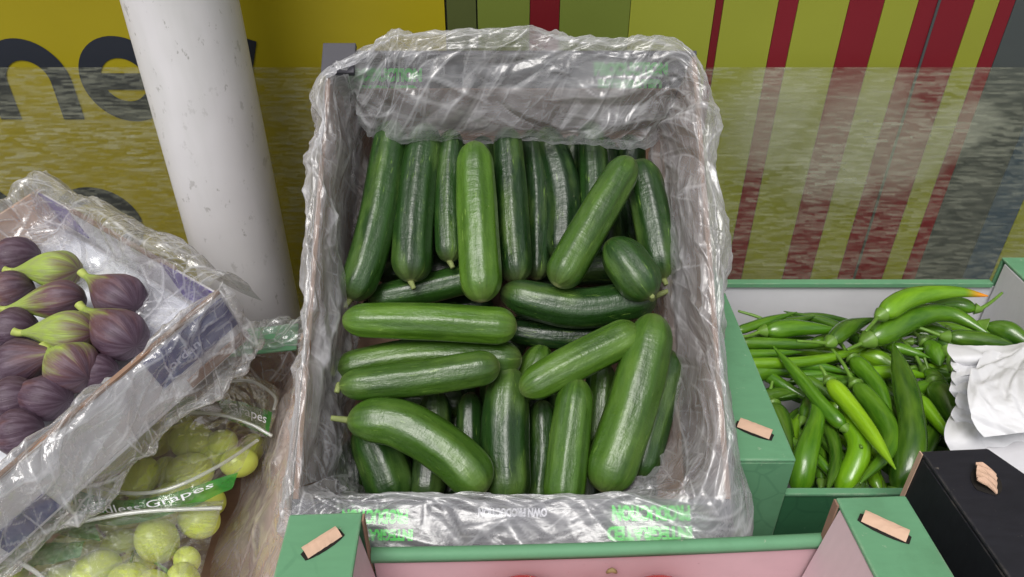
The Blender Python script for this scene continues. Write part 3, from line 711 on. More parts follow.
def bagfn(a, b):
    row = [catc([c[i] for c in BC], a) for i in range(5)]
    p = catmull(row, b); return cl(p.x, p.y, p.z)
def bagdamp(a, b):
    # flat and tight on the front ledge
    p = bagfn(a, b) - CO; v = p.dot(CV)
    return .50 if v < -.18 and abs(p.dot(CU)) < .15 else 1.0
def bagdirs(a):
    # crease directions: along the edges on the long sides, diagonal on the back and the front
    p = bagfn(a, .5) - CO; u_, v_ = p.dot(CU), p.dot(CV)
    if abs(u_) > .15: return ((0, .28), (.25, .3), (1.2, .35))
    return ((1.0, .25), (.75, .3), (0.1, .5)) if v_ > 0 else ((-.9, .25), (-.5, .35), (.6, .5))
bag = sheet('polythene_liner', bagfn, 300, 50, M_film, None, 1.7, .33, .0019, .0015, 3, True, bagdamp, bagdirs, 1.0, .8)
tag(bag, 'crumpled milky polythene liner draped over the cucumber crate edges', 'plastic liner')

# ================================================================== GREEN CHILLI CRATE (right)
AZL, AZR, AY0, AY1, AX0, AX1, AZB = -.510, -.553, .475, .830, .205, .700, -.690
ac = empty('chilli_crate', Vector((.45, .65, AZB)), 'green cardboard crate with white inside, heaped with green chillies', 'crate')
box8('floor_panel', wf, (AX0 + .004, AY0 + .004, AZB), (AX1 - .004, AY1 - .004, AZB + .004), M_white, ac)
box8('back_wall', wf, (AX0 + .003, AY1 - .005, AZB + .0045), (AX1, AY1 - .001, AZR), M_white, ac)
box8('back_wall_cap', wf, (AX0 + .003, AY1 - .009, AZR + .0003), (AX1 - .058, AY1 + .002, AZR + .007), M_green, ac)
box8('front_wall', wf, (AX0 + .055, AY0 + .006, AZB + .0045), (AX1, AY0 + .010, AZR - .013), M_dgreen, ac)
box8('front_wall_cap', wf, (AX0 + .058, AY0 + .0045, AZR - .0127), (AX1 - .06, AY0 + .0125, AZR - .009), M_green, ac)
# hollow triangular side posts: ledge, outer face, end faces
for x0, x1, nm in ((AX0, AX0 + .056, 'left'), (AX1 - .056, AX1, 'right')):
    box8('side_ledge', wf, (x0, AY0, AZL - .004), (x1, AY1, AZL), M_green, ac, .0015)
    ox = x0 if nm == 'left' else x1 - .004; ix = x1 - .004 if nm == 'left' else x0
    box8('side_wall', wf, (ox, AY0 + .0045, AZB), (ox + .004, AY1 - .0045, AZL - .0045), M_greenp, ac)
    box8('side_wall_inner', wf, (ix, AY0 + .0135, AZB + .0045), (ix + .004, AY1 - .0095, AZL - .0045), M_white, ac)
    box8('end_panel', wf, (x0 + .0003, AY0 + .0003, AZB), (x1 - .0003, AY0 + .004, AZL - .0045), M_greenp, ac)
    box8('end_panel', wf, (x0 + .0003, AY1 - .004, AZB), (x1 - .0003, AY1, AZL - .0045), M_greenp, ac)
sc_ = onz(754, 431, AZL); slot(ac, wf, sc_.x, sc_.y, AZL, .036, .013, R(-32))

CH = {'l': (.16, .36, .010), 'm': (.055, .175, .009), 'd': (.024, .098, .009), 'y': (.26, .46, .012)}
def chilli(stem, body, wpx, z, c, label, dz=None, tip=None, group=None, orange=False, taper=.35):
    """stem: px points from its free end to the calyx, body: px points from calyx to tip"""
    zz = [z + (dz[i] if dz else 0) for i in range(len(body))]
    W = [onz(p[0], p[1], q) for p, q in zip(body, zz)]
    Rm = wpx * .92 / 2 / F * depth(W[len(W) // 2])
    for q_ in W: q_.y = max(q_.y, AY0 + .017 + (Rm if q_ is not W[-1] or len(W) < 3 else .004))
    seed = random.uniform(0, 9)
    def rad(t, s, L):
        e = 1.0; c0 = Rm * 1.1
        c0 = Rm * 1.9
        if s < c0: e = math.sqrt(max(.09, 1 - (1 - s / c0) ** 2))
        tp = 1 - max(0, (t - taper) / (1 - taper)) ** 1.7 * .93
        W_ = 0; bulge = 1 + .06 * math.sin(t * 9 + seed)
        return max(Rm * .06, Rm * e * tp * bulge)
    o_ = sweep('green_chilli', W, rad, M_chil, None, 34, 22, seed=seed, ovality=.05, tintf=(lambda t: max(0, min(1, (t - .82) * 8))) if orange else (lambda t: 0))
    cc_ = CH[c]; j = random.uniform(.8, 1.2); o_.color = (cc_[0] * j, cc_[1] * j, cc_[2], 1)
    tag(o_, label, 'chilli', group or 'green chillies heaped in the green crate')
    d = (W[0] - W[1]).normalized()
    if stem:
        S_ = [onz(p[0], p[1], zz[0] + .002 + .002 * (len(stem) - i)) for i, p in enumerate(stem)][::-1]
    else:
        up = Vector((random.uniform(-.3, .3), random.uniform(-.3, .3), random.uniform(0, .5)))
        S_ = [W[0] + d * Rm * 1.2, W[0] + (d + up * .4) * .018, W[0] + (d + up) * .030]
    # calyx: little flared cap
    sweep('calyx', [W[0] - d * Rm * .16, W[0] + d * Rm * .25, W[0] + d * Rm * .8], lambda t, s, L: Rm * (.58 * (1 - t) ** .8 + .22), M_stem, o_, 8, 14)
    tube('stem', [W[0] + d * Rm * .4] + S_, .0026, .0017, M_stem, o_, 8, 14)
    return o_
Z0 = -.572
CL = [
 (None, [(737, 331), (765, 322), (797, 312)], 11, Z0 + .012, 'm', 'thin chilli lying against the back wall at the far left corner', (0, 0, .0)),
 ([(738, 311), (755, 316)], [(768, 321), (790, 322), (816, 316)], 10, Z0 + .004, 'd', 'dark chilli with long stem pointing at the far left corner', None),
 ([(733, 337), (748, 336)], [(764, 331), (800, 328), (842, 331)], 19, Z0 + .010, 'm', 'plump chilli lying level along the back left edge', None),
 (None, [(733, 343), (780, 344), (832, 346)], 15, Z0, 'm', 'level chilli just below the plump back left one', None),
 ([(797, 341), (815, 342)], [(830, 342), (850, 327), (876, 318)], 20, Z0 + .020, 'd', 'dark glossy chilli slanting up from its curled stem at the back', None),
 (None, [(737, 355), (765, 354), (803, 352)], 12, Z0 - .002, 'm', 'level chilli third from the back at the left ledge', None),
 (None, [(742, 364), (800, 362), (845, 354), (881, 340)], 13, Z0 + .006, 'l', 'long slim lime chilli rising to a fine tip', None),
 (None, [(742, 377), (768, 371), (800, 372)], 20, Z0 - .006, 'm', 'curved chilli with its point touching the crossing chilli at left', None),
 (None, [(758, 398), (780, 394), (808, 397)], 16, Z0 - .016, 'd', 'dark level chilli low beside the left ledge slot', None),
 (None, [(773, 404), (783, 425), (792, 456)], 22, Z0 - .016, 'd', 'dark chilli pointing to the front beside the left ledge', None),
 (None, [(845, 428), (822, 405), (800, 378), (772, 345)], 16, Z0 + .010, 'm', 'chilli crossing over the left pile with its tip up and left', (0, .004, .006, .012)),
 (None, [(826, 420), (836, 455), (828, 496)], 16, Z0 - .008, 'd', 'narrow wrinkled chilli between the two glossy front ones', None),
 (None, [(798, 496), (806, 455), (817, 415), (811, 388)], 23, Z0 + .004, 'm', 'glossy bent chilli standing at the front left with bright streak', (-.03, 0, .004, .006)),
 (None, [(840, 496), (859, 452), (850, 425), (838, 396)], 26, Z0 + .002, 'l', 'fat lime chilli at the front with its tip up', (-.03, 0, .004, .006)),
 (None, [(852, 358), (876, 385), (893, 420)], 20, Z0 + .004, 'm', 'chilli slanting down behind the tall dark one', None),
 (None, [(800, 378), (822, 390), (834, 402)], 16, Z0 - .008, 'm', 'short chilli piece under the crossing one', None),
 ([(828, 344), (842, 362)], [(855, 384), (880, 415), (890, 446), (864, 492)], 24, Z0 + .006, 'm', 'long-stemmed chilli curving down behind the bright lime one', None),
 ([(820, 366), (824, 372)], [(829, 381), (863, 422), (896, 470)], 21, Z0 + .026, 'y', 'brightest lime chilli slanting to a point across the front', None),
 (None, [(900, 496), (912, 445), (908, 398), (893, 343)], 27, Z0 + .012, 'd', 'largest dark chilli standing upright beside the black crate', (-.03, .0, .010, .020)),
 (None, [(917, 396), (936, 420), (957, 446)], 17, Z0 + .004, 'l', 'lime chilli slanting down to the black crate corner', None),
 (None, [(934, 382), (950, 410), (964, 440)], 28, Z0 - .002, 'd', 'fat dark chilli beside the white paper', None),
 (None, [(858, 354), (880, 360), (906, 374)], 19, Z0 - .004, 'l', 'short lime chilli behind the tip of the tall dark one', None),
 (None, [(925, 342), (934, 350), (940, 366)], 22, Z0 + .002, 'm', 'chilli seen end-on in the middle of the right heap', None),
 ([(950, 372), (948, 362)], [(949, 352), (946, 343), (945, 335)], 23, Z0 + .010, 'd', 'dark chilli seen end-on with hooked stem near the paper', None),
 (None, [(868, 340), (912, 318), (950, 314), (994, 337)], 27, Z0 + .026, 'm', 'large arched chilli in the right heap with its tip down', (0, .006, .006, 0)),
 ([(1002, 293), (990, 303)], [(976, 309), (950, 304), (915, 312)], 16, Z0 + .030, 'm', 'chilli with a long stem sticking up at the back right', None),
 ([(866, 331), (873, 323)], [(881, 315), (910, 298), (952, 292), (988, 296)], 21, Z0 + .056, 'l', 'lime chilli with an orange tip lying topmost of the heap', (0, .004, .004, 0)),
 ([(896, 322), (920, 328)], [(947, 337), (985, 341), (1026, 350)], 20, Z0 + .022, 'd', 'dark chilli with a long straight stem running to the right edge', None),
 (None, [(985, 326), (1008, 333), (1040, 352)], 24, Z0 + .030, 'd', 'dark chilli in the back right corner above the paper', None),
 ([(898, 336), (912, 350)], [(925, 370), (938, 380), (950, 395)], 16, Z0 - .002, 'm', 'chilli with a raised stem below the end-on pair', None),
 (None, [(885, 345), (905, 350), (930, 358)], 14, Z0 + .002, 'm', 'small chilli lying under the long straight stem', None),
 (None, [(884, 395), (900, 425), (893, 455)], 16, Z0 - .010, 'd', 'dark chilli showing behind the lime tip at the front', None),
 (None, [(938, 420), (925, 450), (915, 480)], 18, Z0 - .012, 'd', 'dark chilli low beside the largest upright one', None),
 (None, [(850, 470), (858, 485), (852, 498)], 18, Z0 - .016, 'd', 'dark chilli end at the front rim', None),
]
for stm, body, wpx, z, c, lab, dz in CL:
    chilli(stm, body, wpx, z, c, lab, dz, orange='orange tip' in lab, taper=.55 if 'largest dark' in lab else .35)
# deeper layer that only shows through the gaps
for i in range(58):
    back = i % 2; x = random.uniform(AX0 + .075, AX1 - .10); y = random.uniform(AY0 + .17, AY1 - .04) if back else random.uniform(AY0 + .05, AY0 + .20)
    a = random.gauss(0, .35) + random.choice((0, math.pi)) if back else random.gauss(math.pi / 2, .35) * random.choice((1, -1))
    L = random.uniform(.09, .13); d = Vector((math.cos(a), math.sin(a), 0)) * L / 2; z = random.uniform(-.604, -.588) + (.012 if back else 0)
    x = min(max(x, AX0 + .07 + abs(d.x)), AX1 - .08 - abs(d.x)); y = min(max(y, AY0 + .03 + abs(d.y)), AY1 - .03 - abs(d.y))
    c0 = Vector((x, y, z)); sd_ = d.cross(Vector((0, 0, 1))) * random.uniform(-.16, .16); W = [c0 - d, c0 + sd_ + Vector((0, 0, .004)), c0 + d]
    Rm = random.uniform(.0065, .0092)
    o_ = sweep('green_chilli', W, lambda t, s, L_: max(Rm * .06, Rm * min(1, .3 + s / Rm * .4) * (1 - max(0, (t - .35) / .65) ** 1.7 * .93)), M_chil, None, 26, 16, tintf=lambda t: 0)
    cc_ = CH[random.choice('ddmmml')]; j = random.uniform(.8, 1.2); o_.color = (cc_[0] * j, cc_[1] * j, cc_[2], 1)
    tag(o_, 'slim chilli in the second layer, partly covered by the top chillies', 'chilli', 'chillies in the second layer')
    dd = -d.normalized()
    sweep('calyx', [W[0] - dd * Rm * .1, W[0] + dd * Rm * .4, W[0] + dd * Rm * 1.1], lambda t, s, L: Rm * (.5 * (1 - t) ** .8 + .22), M_stem, o_, 6, 10)
    tube('stem', [W[0] + dd * .003, W[0] + dd * .018, W[0] + dd * .032 + Vector((0, 0, random.uniform(0, .01)))], .0019, .0014, M_stem, o_, 6, 6)
for i in range(60):
    x = random.uniform(AX0 + .08, AX1 - .08); y = random.uniform(AY0 + .05, AY1 - .05); z = random.uniform(-.645, -.605)
    a = random.uniform(0, math.pi * 2); L = random.uniform(.07, .11); d = Vector((math.cos(a), math.sin(a) * .8, 0)) * L / 2
    x = min(max(x, AX0 + .075 + abs(d.x)), AX1 - .075 - abs(d.x)); y = min(max(y, AY0 + .03 + abs(d.y)), AY1 - .03 - abs(d.y))
    c0 = Vector((x, y, z)); W = [c0 - d, c0 + Vector((random.uniform(-.008, .008), random.uniform(-.008, .008), 0)), c0 + d]
    Rm = random.uniform(.008, .012)
    o_ = sweep('green_chilli', W, lambda t, s, L_: max(Rm * .06, Rm * min(1, .35 + s / Rm * .6) * (1 - max(0, (t - .35) / .65) ** 1.7 * .93)), M_chil, None, 20, 16, tintf=lambda t: 0)
    cc_ = CH[random.choice('ddmml')]; o_.color = (cc_[0], cc_[1], cc_[2], 1)
    tag(o_, 'chilli deep in the crate, glimpsed through gaps of the top layer', 'chilli', 'chillies deep under the top layer')
    dd = -d.normalized()
    tube('stem', [W[0] - dd * .003, W[0] + dd * .012, W[0] + dd * .022 + Vector((0, 0, .004))], .0022, .0016, M_stem, o_, 6, 6)

# white paper bags stuffed in the corner of the chillies
pb = empty('paper_bag_bundle', onz(990, 400, -.55), 'bundle of crumpled white paper bags stuffed in beside the chillies', 'paper bags')
for i in range(9):
    f = i / 8; s_ = random.uniform(-7, 7)
    x0, y0 = 962 + f * -6 + s_, 343 + f * 64
    def pf(a, b, x0=x0, y0=y0, f=f, i=i):
        px = x0 + a * 110 + (b - .5) * 16 * (1 - f) - 8 * math.sin(b * 3.1); py = y0 + b * (24 if i < 8 else 40) + 10 * a * (f - .4) + 5 * math.sin(a * 4 + i)
        z = -.530 + .010 * math.sin(b * math.pi) - f * .012 + .006 * noise.noise(Vector((a * 3 + i, b * 2, 0))) + .003 * (8 - i) * (1 - b) * .5
        return onz(px, py, z)
    sheet('bag_leaf', pf, 50, 16, M_paper, pb,   .1, .03, .0018, .0015, i, dens=1.5, billow=.3)
def pf2(a, b):
    # smooth wad of paper at the right, rolling over
    px = 985 + a * 90 - 18 * math.sin(b * 3.14); py = 352 + b * 85 - 10 * a
    return onz(px, py, -.515 + .018 * math.sin(b * math.pi * .9) + .01 * a)
sheet('bag_fold', pf2, 50, 40, M_paper, pb, .1, .09, .0030, .0015, 20, dens=1.2, billow=.4)
# plain white card lying between paper and black crate
wc = prism('white_card', [onz(957, 447, -.545), onz(979, 412, -.545), onz(1060, 408, -.535), onz(1100, 500, -.545), onz(1010, 500, -.548)], (0, 0, .002), M_white, None, 0)
tag(wc, 'plain white card lying behind the black crate corner', 'card')

# ================================================================== FRONT GREEN CRATE with tomatoes
ang = R(2.2)
bf = plane_frame(Vector((.068, .374, 0)), Vector((math.cos(ang), math.sin(ang), 0)), Vector((-math.sin(ang), math.cos(ang), 0)), Vector((0, 0, 1)))
bc = empty('tomato_crate', bf(0, -.15, -.69), 'green cardboard crate with pink inside at the front, holding tomatoes', 'crate')
BW = .235; BZL, BZR, BZB = -.450, -.500, -.690
box8('floor_panel', bf, (-BW, -.33, BZB), (BW, 0, BZB + .004), M_pink, bc)
# back wall sagging slightly in the middle
def bcurve(x): return .006 * (abs(x) / BW) ** 2
n_ = 16; V = []; Fc = []
for i in range(n_ + 1):
    x = -BW + .058 + (2 * BW - .110) * i / n_; dz = .003 * ((2 * i / n_ - 1) ** 2)
    for (yy, zz) in ((-.004, BZB + .0045), (0, BZB + .0045), (0, BZR + dz), (-.004, BZR + dz)): V.append(bf(x, yy, zz))
for i in range(n_):
    for j in range(4): a, b = i * 4 + j, i * 4 + (j + 1) % 4; Fc.append((a, b, b + 4, a + 4))
Fc += [(0, 1, 2, 3), tuple(n_ * 4 + q for q in (3, 2, 1, 0))]
link('back_wall', V, Fc, M_pink, bc)
V = []; Fc = []
for i in range(n_ + 1):
    x = -BW + .0565 + (2 * BW - .107) * i / n_; dz = .003 * ((2 * i / n_ - 1) ** 2) + .0004
    for j in range(9):
        th = math.pi * j / 8; V.append(bf(x, -.0015 + .0055 * math.cos(th), BZR + dz - .002 + .0050 * math.sin(th)))
    V.append(bf(x, -.007, BZR + dz - .006)); V.append(bf(x, .004, BZR + dz - .006))
for i in range(n_):
    for j in range(11): a, b = i * 11 + j, i * 11 + (j + 1) % 11; Fc.append((a, b, b + 11, a + 11))
link('back_wall_cap', V, Fc, M_green, bc, smooth=True)
for s in (-1, 1):
    x0 = -BW if s < 0 else BW - .0545; x1 = x0 + .0545
    # ledge narrows to the back like a folded tab
    pts = [bf(x0, 0, BZL - .004), bf(x1, 0, BZL - .004), bf(x1 + (0 if s < 0 else 0), -.34, BZL - .004), bf(x0, -.34, BZL - .004)]
    prism('side_ledge', pts, (0, 0, .004), M_greenp if s < 0 else M_green, bc, .0015)
    ox = x0 if s < 0 else x1 - .004; ix = x1 - .0045 if s < 0 else x0 + .0005
    box8('side_wall', bf, (ox, -.335, BZB), (ox + .004, -.0045, BZL - .0045), M_greenp, bc)
    # inner cheek leans inwards towards the floor
    lean = .030 * (1 if s < 0 else -1)
    prism('side_wall_inner', [bf(ix, -.335, BZL - .0045), bf(ix, -.0085, BZL - .0045), bf(ix + lean, -.0085, BZB + .005), bf(ix + lean, -.335, BZB + .005)], bf(.003 * s * -1 * -1, 0, 0) - bf(0, 0, 0), M_pinkl, bc, 0)
    box8('end_panel', bf, (x0 + .0003, -.004, BZB), (x1 - .0003, -.0003, BZL - .0045), M_green, bc)
    # raw kraft edge of the fold facing inwards
    ex = x1 + .0002 if s < 0 else x0 - .0017
    box8('board_edge', bf, (ex, -.0075, BZR - .05), (ex + .0015, -.0008, BZL - .001), M_kraft, bc, 0)
q = onz(323, 545, BZL); bq = q - bf(0, 0, 0); ex_ = Vector((math.cos(ang), math.sin(ang), 0)); ey_ = Vector((-math.sin(ang), math.cos(ang), 0))
slot(bc, bf, bq.dot(ex_), bq.dot(ey_), BZL, .032, .0105, R(40))
q = onz(884, 529, BZL); bq = q - bf(0, 0, 0)
slot(bc, bf, bq.dot(ex_), bq.dot(ey_), BZL, .036, .0115, R(-38))
for i, (px, r_, lab) in enumerate(((523, .036, 'red tomato top just showing at the bottom edge, left one'), (655, .036, 'red tomato top at the bottom edge right of the dried calyx'), (590, .034, 'red tomato with dried brown calyx at the bottom edge'))):
    el = .352 - r_; c0 = Vector(((px - 512) / F * .60, .328 - (.006 if i == 3 else 0), -.531 - (.012 if i == 3 else 0) + (-.014 if i == 2 else 0)))
    tm = sweep('tomato', [c0 + Vector((0, 0, -r_ * .9)), c0, c0 + Vector((0, 0, r_ * .88))], lambda t, s, L: r_ * math.sqrt(max(.0015, 1 - (2 * t - 1) ** 2)), M_redb, None, 24, 28, skinnorm=True)
    tag(tm, lab, 'tomato', 'tomatoes in the front crate')
    tp = c0 + Vector((0, .010, r_ * .88)) if i == 2 else c0 + Vector((0, 0, r_ * .86))
    V, Fc = [], []
    for k_ in range(5):
        a = k_ * 1.257 + i; da = Vector((math.cos(a), math.sin(a), 0)); sd_ = Vector((-da.y, da.x, 0)) * .0035; b0 = len(V)
        V += [tp, tp + da * .008 + sd_ + Vector((0, 0, .001)), tp + da * .017 + Vector((0, 0, .004)), tp + da * .008 - sd_ + Vector((0, 0, .001))]; Fc.append((b0, b0 + 1, b0 + 2, b0 + 3))
    cx_ = link('calyx', V, Fc, M_drystem, tm); cx_.modifiers.new('s', 'SOLIDIFY').thickness = .0012
    tube('stem', [tp, tp + Vector((.001, .002, .010))], .0022, .0018, M_drystem, tm, 6, 4)
cr_ = sweep('dried_calyx', [ony(606, 573, .362), ony(612, 570, .361), ony(617, 573, .362)], lambda t, s, L: .0020 * math.sqrt(max(.03, 1 - (2 * t - 1) ** 2)), M_drystem, None, 8, 8)
tag(cr_, 'small brown dried calyx on the pink crate wall', 'dried calyx')

# ================================================================== BLACK CRATE (bottom right)
kz = -.460
kA, kB, kD = onz(921, 451, kz), onz(986, 448, kz), onz(980, 577, kz)
kx = (kB - kA).normalized(); ky = (kA - kD).normalized(); ky = (ky - kx * ky.dot(kx)).normalized()
kf = plane_frame(Vector((kA.x, kA.y, 0)), kx, ky, Vector((0, 0, 1)))
kc = empty('black_crate', kf(.2, -.15, -.69), 'black cardboard crate with a hand slot at the bottom right', 'crate')
prism('side_ledge', [kf(0, 0, kz - .004), kf(.058, 0, kz - .004), kf(.072, -.03, kz - .004), kf(.072, -.30, kz - .004), kf(0, -.30, kz - .004)], (0, 0, .004), M_black, kc, .0015)
box8('side_wall', kf, (0, -.298, -.69), (.004, -.0045, kz - .0045), M_black, kc)
box8('end_panel', kf, (.0003, -.004, -.69), (.0575, -.0003, kz - .0045), M_black, kc)
box8('side_wall_inner', kf, (.066, -.298, -.69), (.070, -.035, kz - .0045), M_black, kc)
box8('floor_panel', kf, (.0045, -.298, -.69), (.45, -.0045, -.686), M_black, kc)
box8('back_wall', kf, (.060, -.005, -.685), (.45, -.001, kz - .06), M_black, kc)
box8('board_edge', kf, (-.0012, -.0040, kz - .06), (-.0002, .0004, kz - .0003), M_kraftl, kc, 0)
q = onz(986, 482, kz) - kf(0, 0, 0)
slot(kc, kf, q.dot(kx), q.dot(ky), kz, .026, .020, R(60), M_kraftl, .006, True)

# ================================================================== GRAPE CRATE (lower left)
gdir = Vector((-.055, .30, 0)).normalized(); gx = Vector((gdir.y, -gdir.x, 0))
gf = plane_frame(Vector((-.200, .40, 0)), gx, gdir, Vector((0, 0, 1)))      # a: right (0 = right rim), b: away, c: height
GZR, GZB = -.555, -.690
gc = empty('grape_crate', gf(-.2, .1, GZB), 'cardboard crate with green rim at the lower left, holding bags of grapes', 'crate')
box8('floor_panel', gf, (-.46, -.14, GZB), (-.05, .325, GZB + .004), M_kraft, gc)
# right side: sloping inner board, outer board
prism('side_wall', [gf(0, -.14, GZR), gf(0, .33, GZR), gf(-.055, .33, GZB + .005), gf(-.055, -.14, GZB + .005)], gx * .004, M_kraftl, gc)
prism('side_wall_outer', [gf(.005, -.14, GZR - .001), gf(.005, .33, GZR - .001), gf(.004, .33, GZB), gf(.004, -.14, GZB)], gx * .003, M_greenp, gc)
prism('back_wall', [gf(-.46, .318, GZR - .004), gf(-.002, .318, GZR - .004), gf(-.052, .318, GZB + .005), gf(-.46, .318, GZB + .005)], gdir * .004, M_kraft, gc)
box8('back_ledge', gf, (-.46, .300, GZR - .003), (-.004, .352, GZR), M_green, gc, .001)
box8('left_wall', gf, (-.465, -.14, GZB), (-.461, .325, GZR), M_kraft, gc)
# dusty polythene over the right wall, and over the back ledge
def gfilm(a, b):
    y = -.13 + a * .475; wob = .004 * math.sin(a * 11) + .003 * math.sin(a * 23)
    row = [gf(-.075 + wob - .02 * (1 - a), y, -.655), gf(-.048 + wob, y, -.625), gf(-.012 + wob * .5, y, -.565), gf(.004, y, GZR + .010 + .004 * math.sin(a * 17)), gf(.016 + wob, y, GZR - .008), gf(.018, y, -.62)]
    return catmull(row, b)
gs = sheet('crate_liner', gfilm, 220, 60, M_filmw, None, .47, .2, .0020, .0018, 11, dirs=((0, .3), (.5, .5)))
tag(gs, 'dusty polythene hanging over the right wall of the grape crate', 'plastic liner')
def gfilm2(a, b):
    x = -.17 + a * .185
    row = [gf(x, .300, -.60), gf(x, .303, GZR + .002), gf(x, .330, GZR + .006 + .006 * math.sin(a * 9)), gf(x, .362, GZR + .004), gf(x, .37, -.6)]
    return catmull(row, b)
gs = sheet('ledge_film', gfilm2, 120, 40, M_filmc, None, .2, .16, .0026, .0016, 15, dirs=((1.2, .5), (0, .5)))
tag(gs, 'clear crumpled film over the green back ledge of the grape crate', 'plastic film')

# bunches of grapes
def bunch(gr, label, z0):
    c0 = onz(gr[0][0], gr[0][1], z0)
    b_ = empty('grape_bunch', c0 - Vector((0, 0, .03)), label, 'grapes', 'bunches of grapes in bags')
    cs = []
    for g in gr:
        px, py, d = g[:3]; dz = g[3] if len(g) > 3 else 0
        c = onz(px, py, z0 + dz); r = d / 2 / F * depth(c); ax = Vector((random.uniform(-1, 1), random.uniform(-.6, .6), random.uniform(-.3, .3))).normalized()
        sweep('grape', [c - ax * r * 1.16, c, c + ax * r * 1.16], lambda t, s, L: r * .96 * math.sqrt(max(.0008, 1 - (2 * t - 1) ** 2)), M_grape, b_, 18, 20, skinnorm=True)
        cs.append((c, ax, r))
    # stalks
    hub = sum((c for c, a, r in cs), Vector()) / len(cs) - Vector((0, 0, .004))
    for c, ax, r in cs[:8]:
        e_ = c + (hub - c).normalized() * r * .95
        sweep('stalk', [hub, (hub + e_) / 2 + Vector((0, 0, .004)), e_], lambda t, s, L: .0013 + .0012 * t ** 4, M_drystem if random.random() < .5 else M_stem, b_, 8, 6)
    return b_
ZG = -.612
bunch([(192, 441, 39, .012), (222, 442, 26, .01), (140, 477, 38, .006), (166, 472, 28, -.008), (190, 472, 40, 0), (212, 458, 24, -.004), (239, 462, 32, -.004), (115, 488, 26, -.01), (172, 502, 42, -.012), (152, 438, 40, -.018), (120, 455, 36, -.02), (200, 497, 34, -.02), (100, 465, 34, -.028), (84, 500, 34, -.03), (176, 425, 30, -.034), (252, 448, 26, -.034)], 'bunch of pale green grapes in the bag at the back of the crate', ZG)
bunch([(157, 540, 42, .006), (199, 520, 38, 0), (187, 560, 26, -.004), (183, 582, 34, 0), (118, 547, 34, -.008), (97, 570, 40, .008), (64, 578, 34, .002), (130, 582, 38, .01), (152, 588, 36, .008), (120, 520, 34, -.02), (85, 545, 34, -.02), (160, 515, 34, -.022), (40, 590, 36, 0), (140, 562, 30, -.030), (208, 500, 32, -.026), (66, 548, 30, -.03), (142, 505, 30, -.034)], 'bunch of pale green grapes in the bag nearest the camera', ZG + .004)
bunch([(12, 548, 36, .0), (-8, 560, 36, 0), (30, 540, 30, -.012), (8, 575, 34, .004), (20, 600, 38, .004), (45, 560, 28, -.014)], 'few pale green grapes at the bottom left corner of the photo', ZG)

# bag films with thick lips and green printed bands
k = NT('green_bag_print'); o = k.obj()
k.b.inputs['Base Color'].default_value = (.035, .22, .03, 1); k.set(Roughness=.3)
tr = k.n('ShaderNodeBsdfTransparent'); mm = k.n('ShaderNodeMixShader'); k.l(k.ramp(k.noise(o, 40, 4), [(.3, .62), (.7, .92)]), mm.inputs[0]); k.l(tr.outputs[0], mm.inputs[1]); k.l(k.b.outputs[0], mm.inputs[2]); k.l(mm.outputs[0], k.out.inputs[0])
k.l(k.bump(k.noise(o, 60, 5), .7, .003), k.b.inputs['Normal'])
M_gband = k.m
def P(px, py, z): return onz(px, py, z)
def gbag(label, rows, lips, bands, texts, seed):
    e_ = empty('grape_bag', Vector(rows[-1][0]), label, 'bag', 'clear bags of grapes')
    fn = gridfn(rows)
    sheet('bag_film', fn, 60, 40, M_filmg, e_, .25, .16, .0009, .0016, seed, dirs=((0, .6), (1.2, .6)))
    for lp in lips: tube('zip_lip', lp, .0021, .0019, M_lip, e_, 8, 50)
    for bd in bands:
        bfn = gridfn(bd); sheet('green_band', bfn, 40, 10, M_gband, e_, .16, .035, .0008, .0016, seed + 3)
    for bd, txt, a0, a1, b0, b1 in texts:
        bfn = gridfn(bd)
        lettering(txt, lambda x, y: bfn(a0 + (a1 - a0) * x, b1 + (b0 - b1) * y) + Vector((0, -.0015, .0065)), M_wink, e_, .0)
    return e_
zb1 = -.575
band1 = [[P(68, 488, zb1), P(115, 500, zb1 + .004), P(165, 494, zb1 + .008), P(238, 472, zb1 + .008)], [P(80, 524, zb1), P(125, 524, zb1 + .004), P(175, 512, zb1 + .006), P(232, 488, zb1 + .006)]]
rows1 = [[P(150, 412, zb1), P(190, 404, zb1 + .006), P(235, 402, zb1 + .006), P(276, 415, zb1 - .005)],
         [P(110, 445, zb1), P(165, 425, zb1 + .022), P(225, 420, zb1 + .022), P(268, 435, zb1 - .002)],
         [P(80, 480, zb1), P(140, 480, zb1 + .014), P(200, 464, zb1 + .018), P(256, 440, zb1)],
         [P(62, 510, zb1 - .002), P(120, 520, zb1 + .004), P(180, 506, zb1 + .006), P(240, 470, zb1)]]
lip1 = [P(76, 478, zb1 + .004), P(118, 492, zb1 + .010), P(165, 490, zb1 + .016), P(215, 468, zb1 + .018), P(258, 440, zb1 + .004)]
lip1b = [P(150, 424, zb1 + .002), P(175, 414, zb1 + .014), P(215, 414, zb1 + .02), P(250, 424, zb1 + .01), P(272, 436, zb1)]
lip1c = [P(188, 412, zb1 + .006), P(218, 386, zb1 + .012), P(250, 381, zb1 + .012), P(274, 396, zb1 + .004), P(274, 410, zb1)]
gbag('clear bag with wide green band of grapes in the middle of the crate', rows1, [lip1, lip1b], [band1], [(band1, 'Seedless Grapes', .06, .90, .34, .80)], 1)
band3 = [[P(215, 398, zb1 - .004), P(235, 400, zb1), P(256, 406, zb1), P(272, 412, zb1 - .002)], [P(228, 420, zb1 - .004), P(240, 424, zb1), P(255, 430, zb1), P(268, 436, zb1 - .002)]]
band4 = [[P(150, 396, zb1 - .012), P(180, 394, zb1 - .01), P(200, 398, zb1 - .01)], [P(160, 412, zb1 - .012), P(180, 412, zb1 - .01), P(200, 414, zb1 - .01)]]
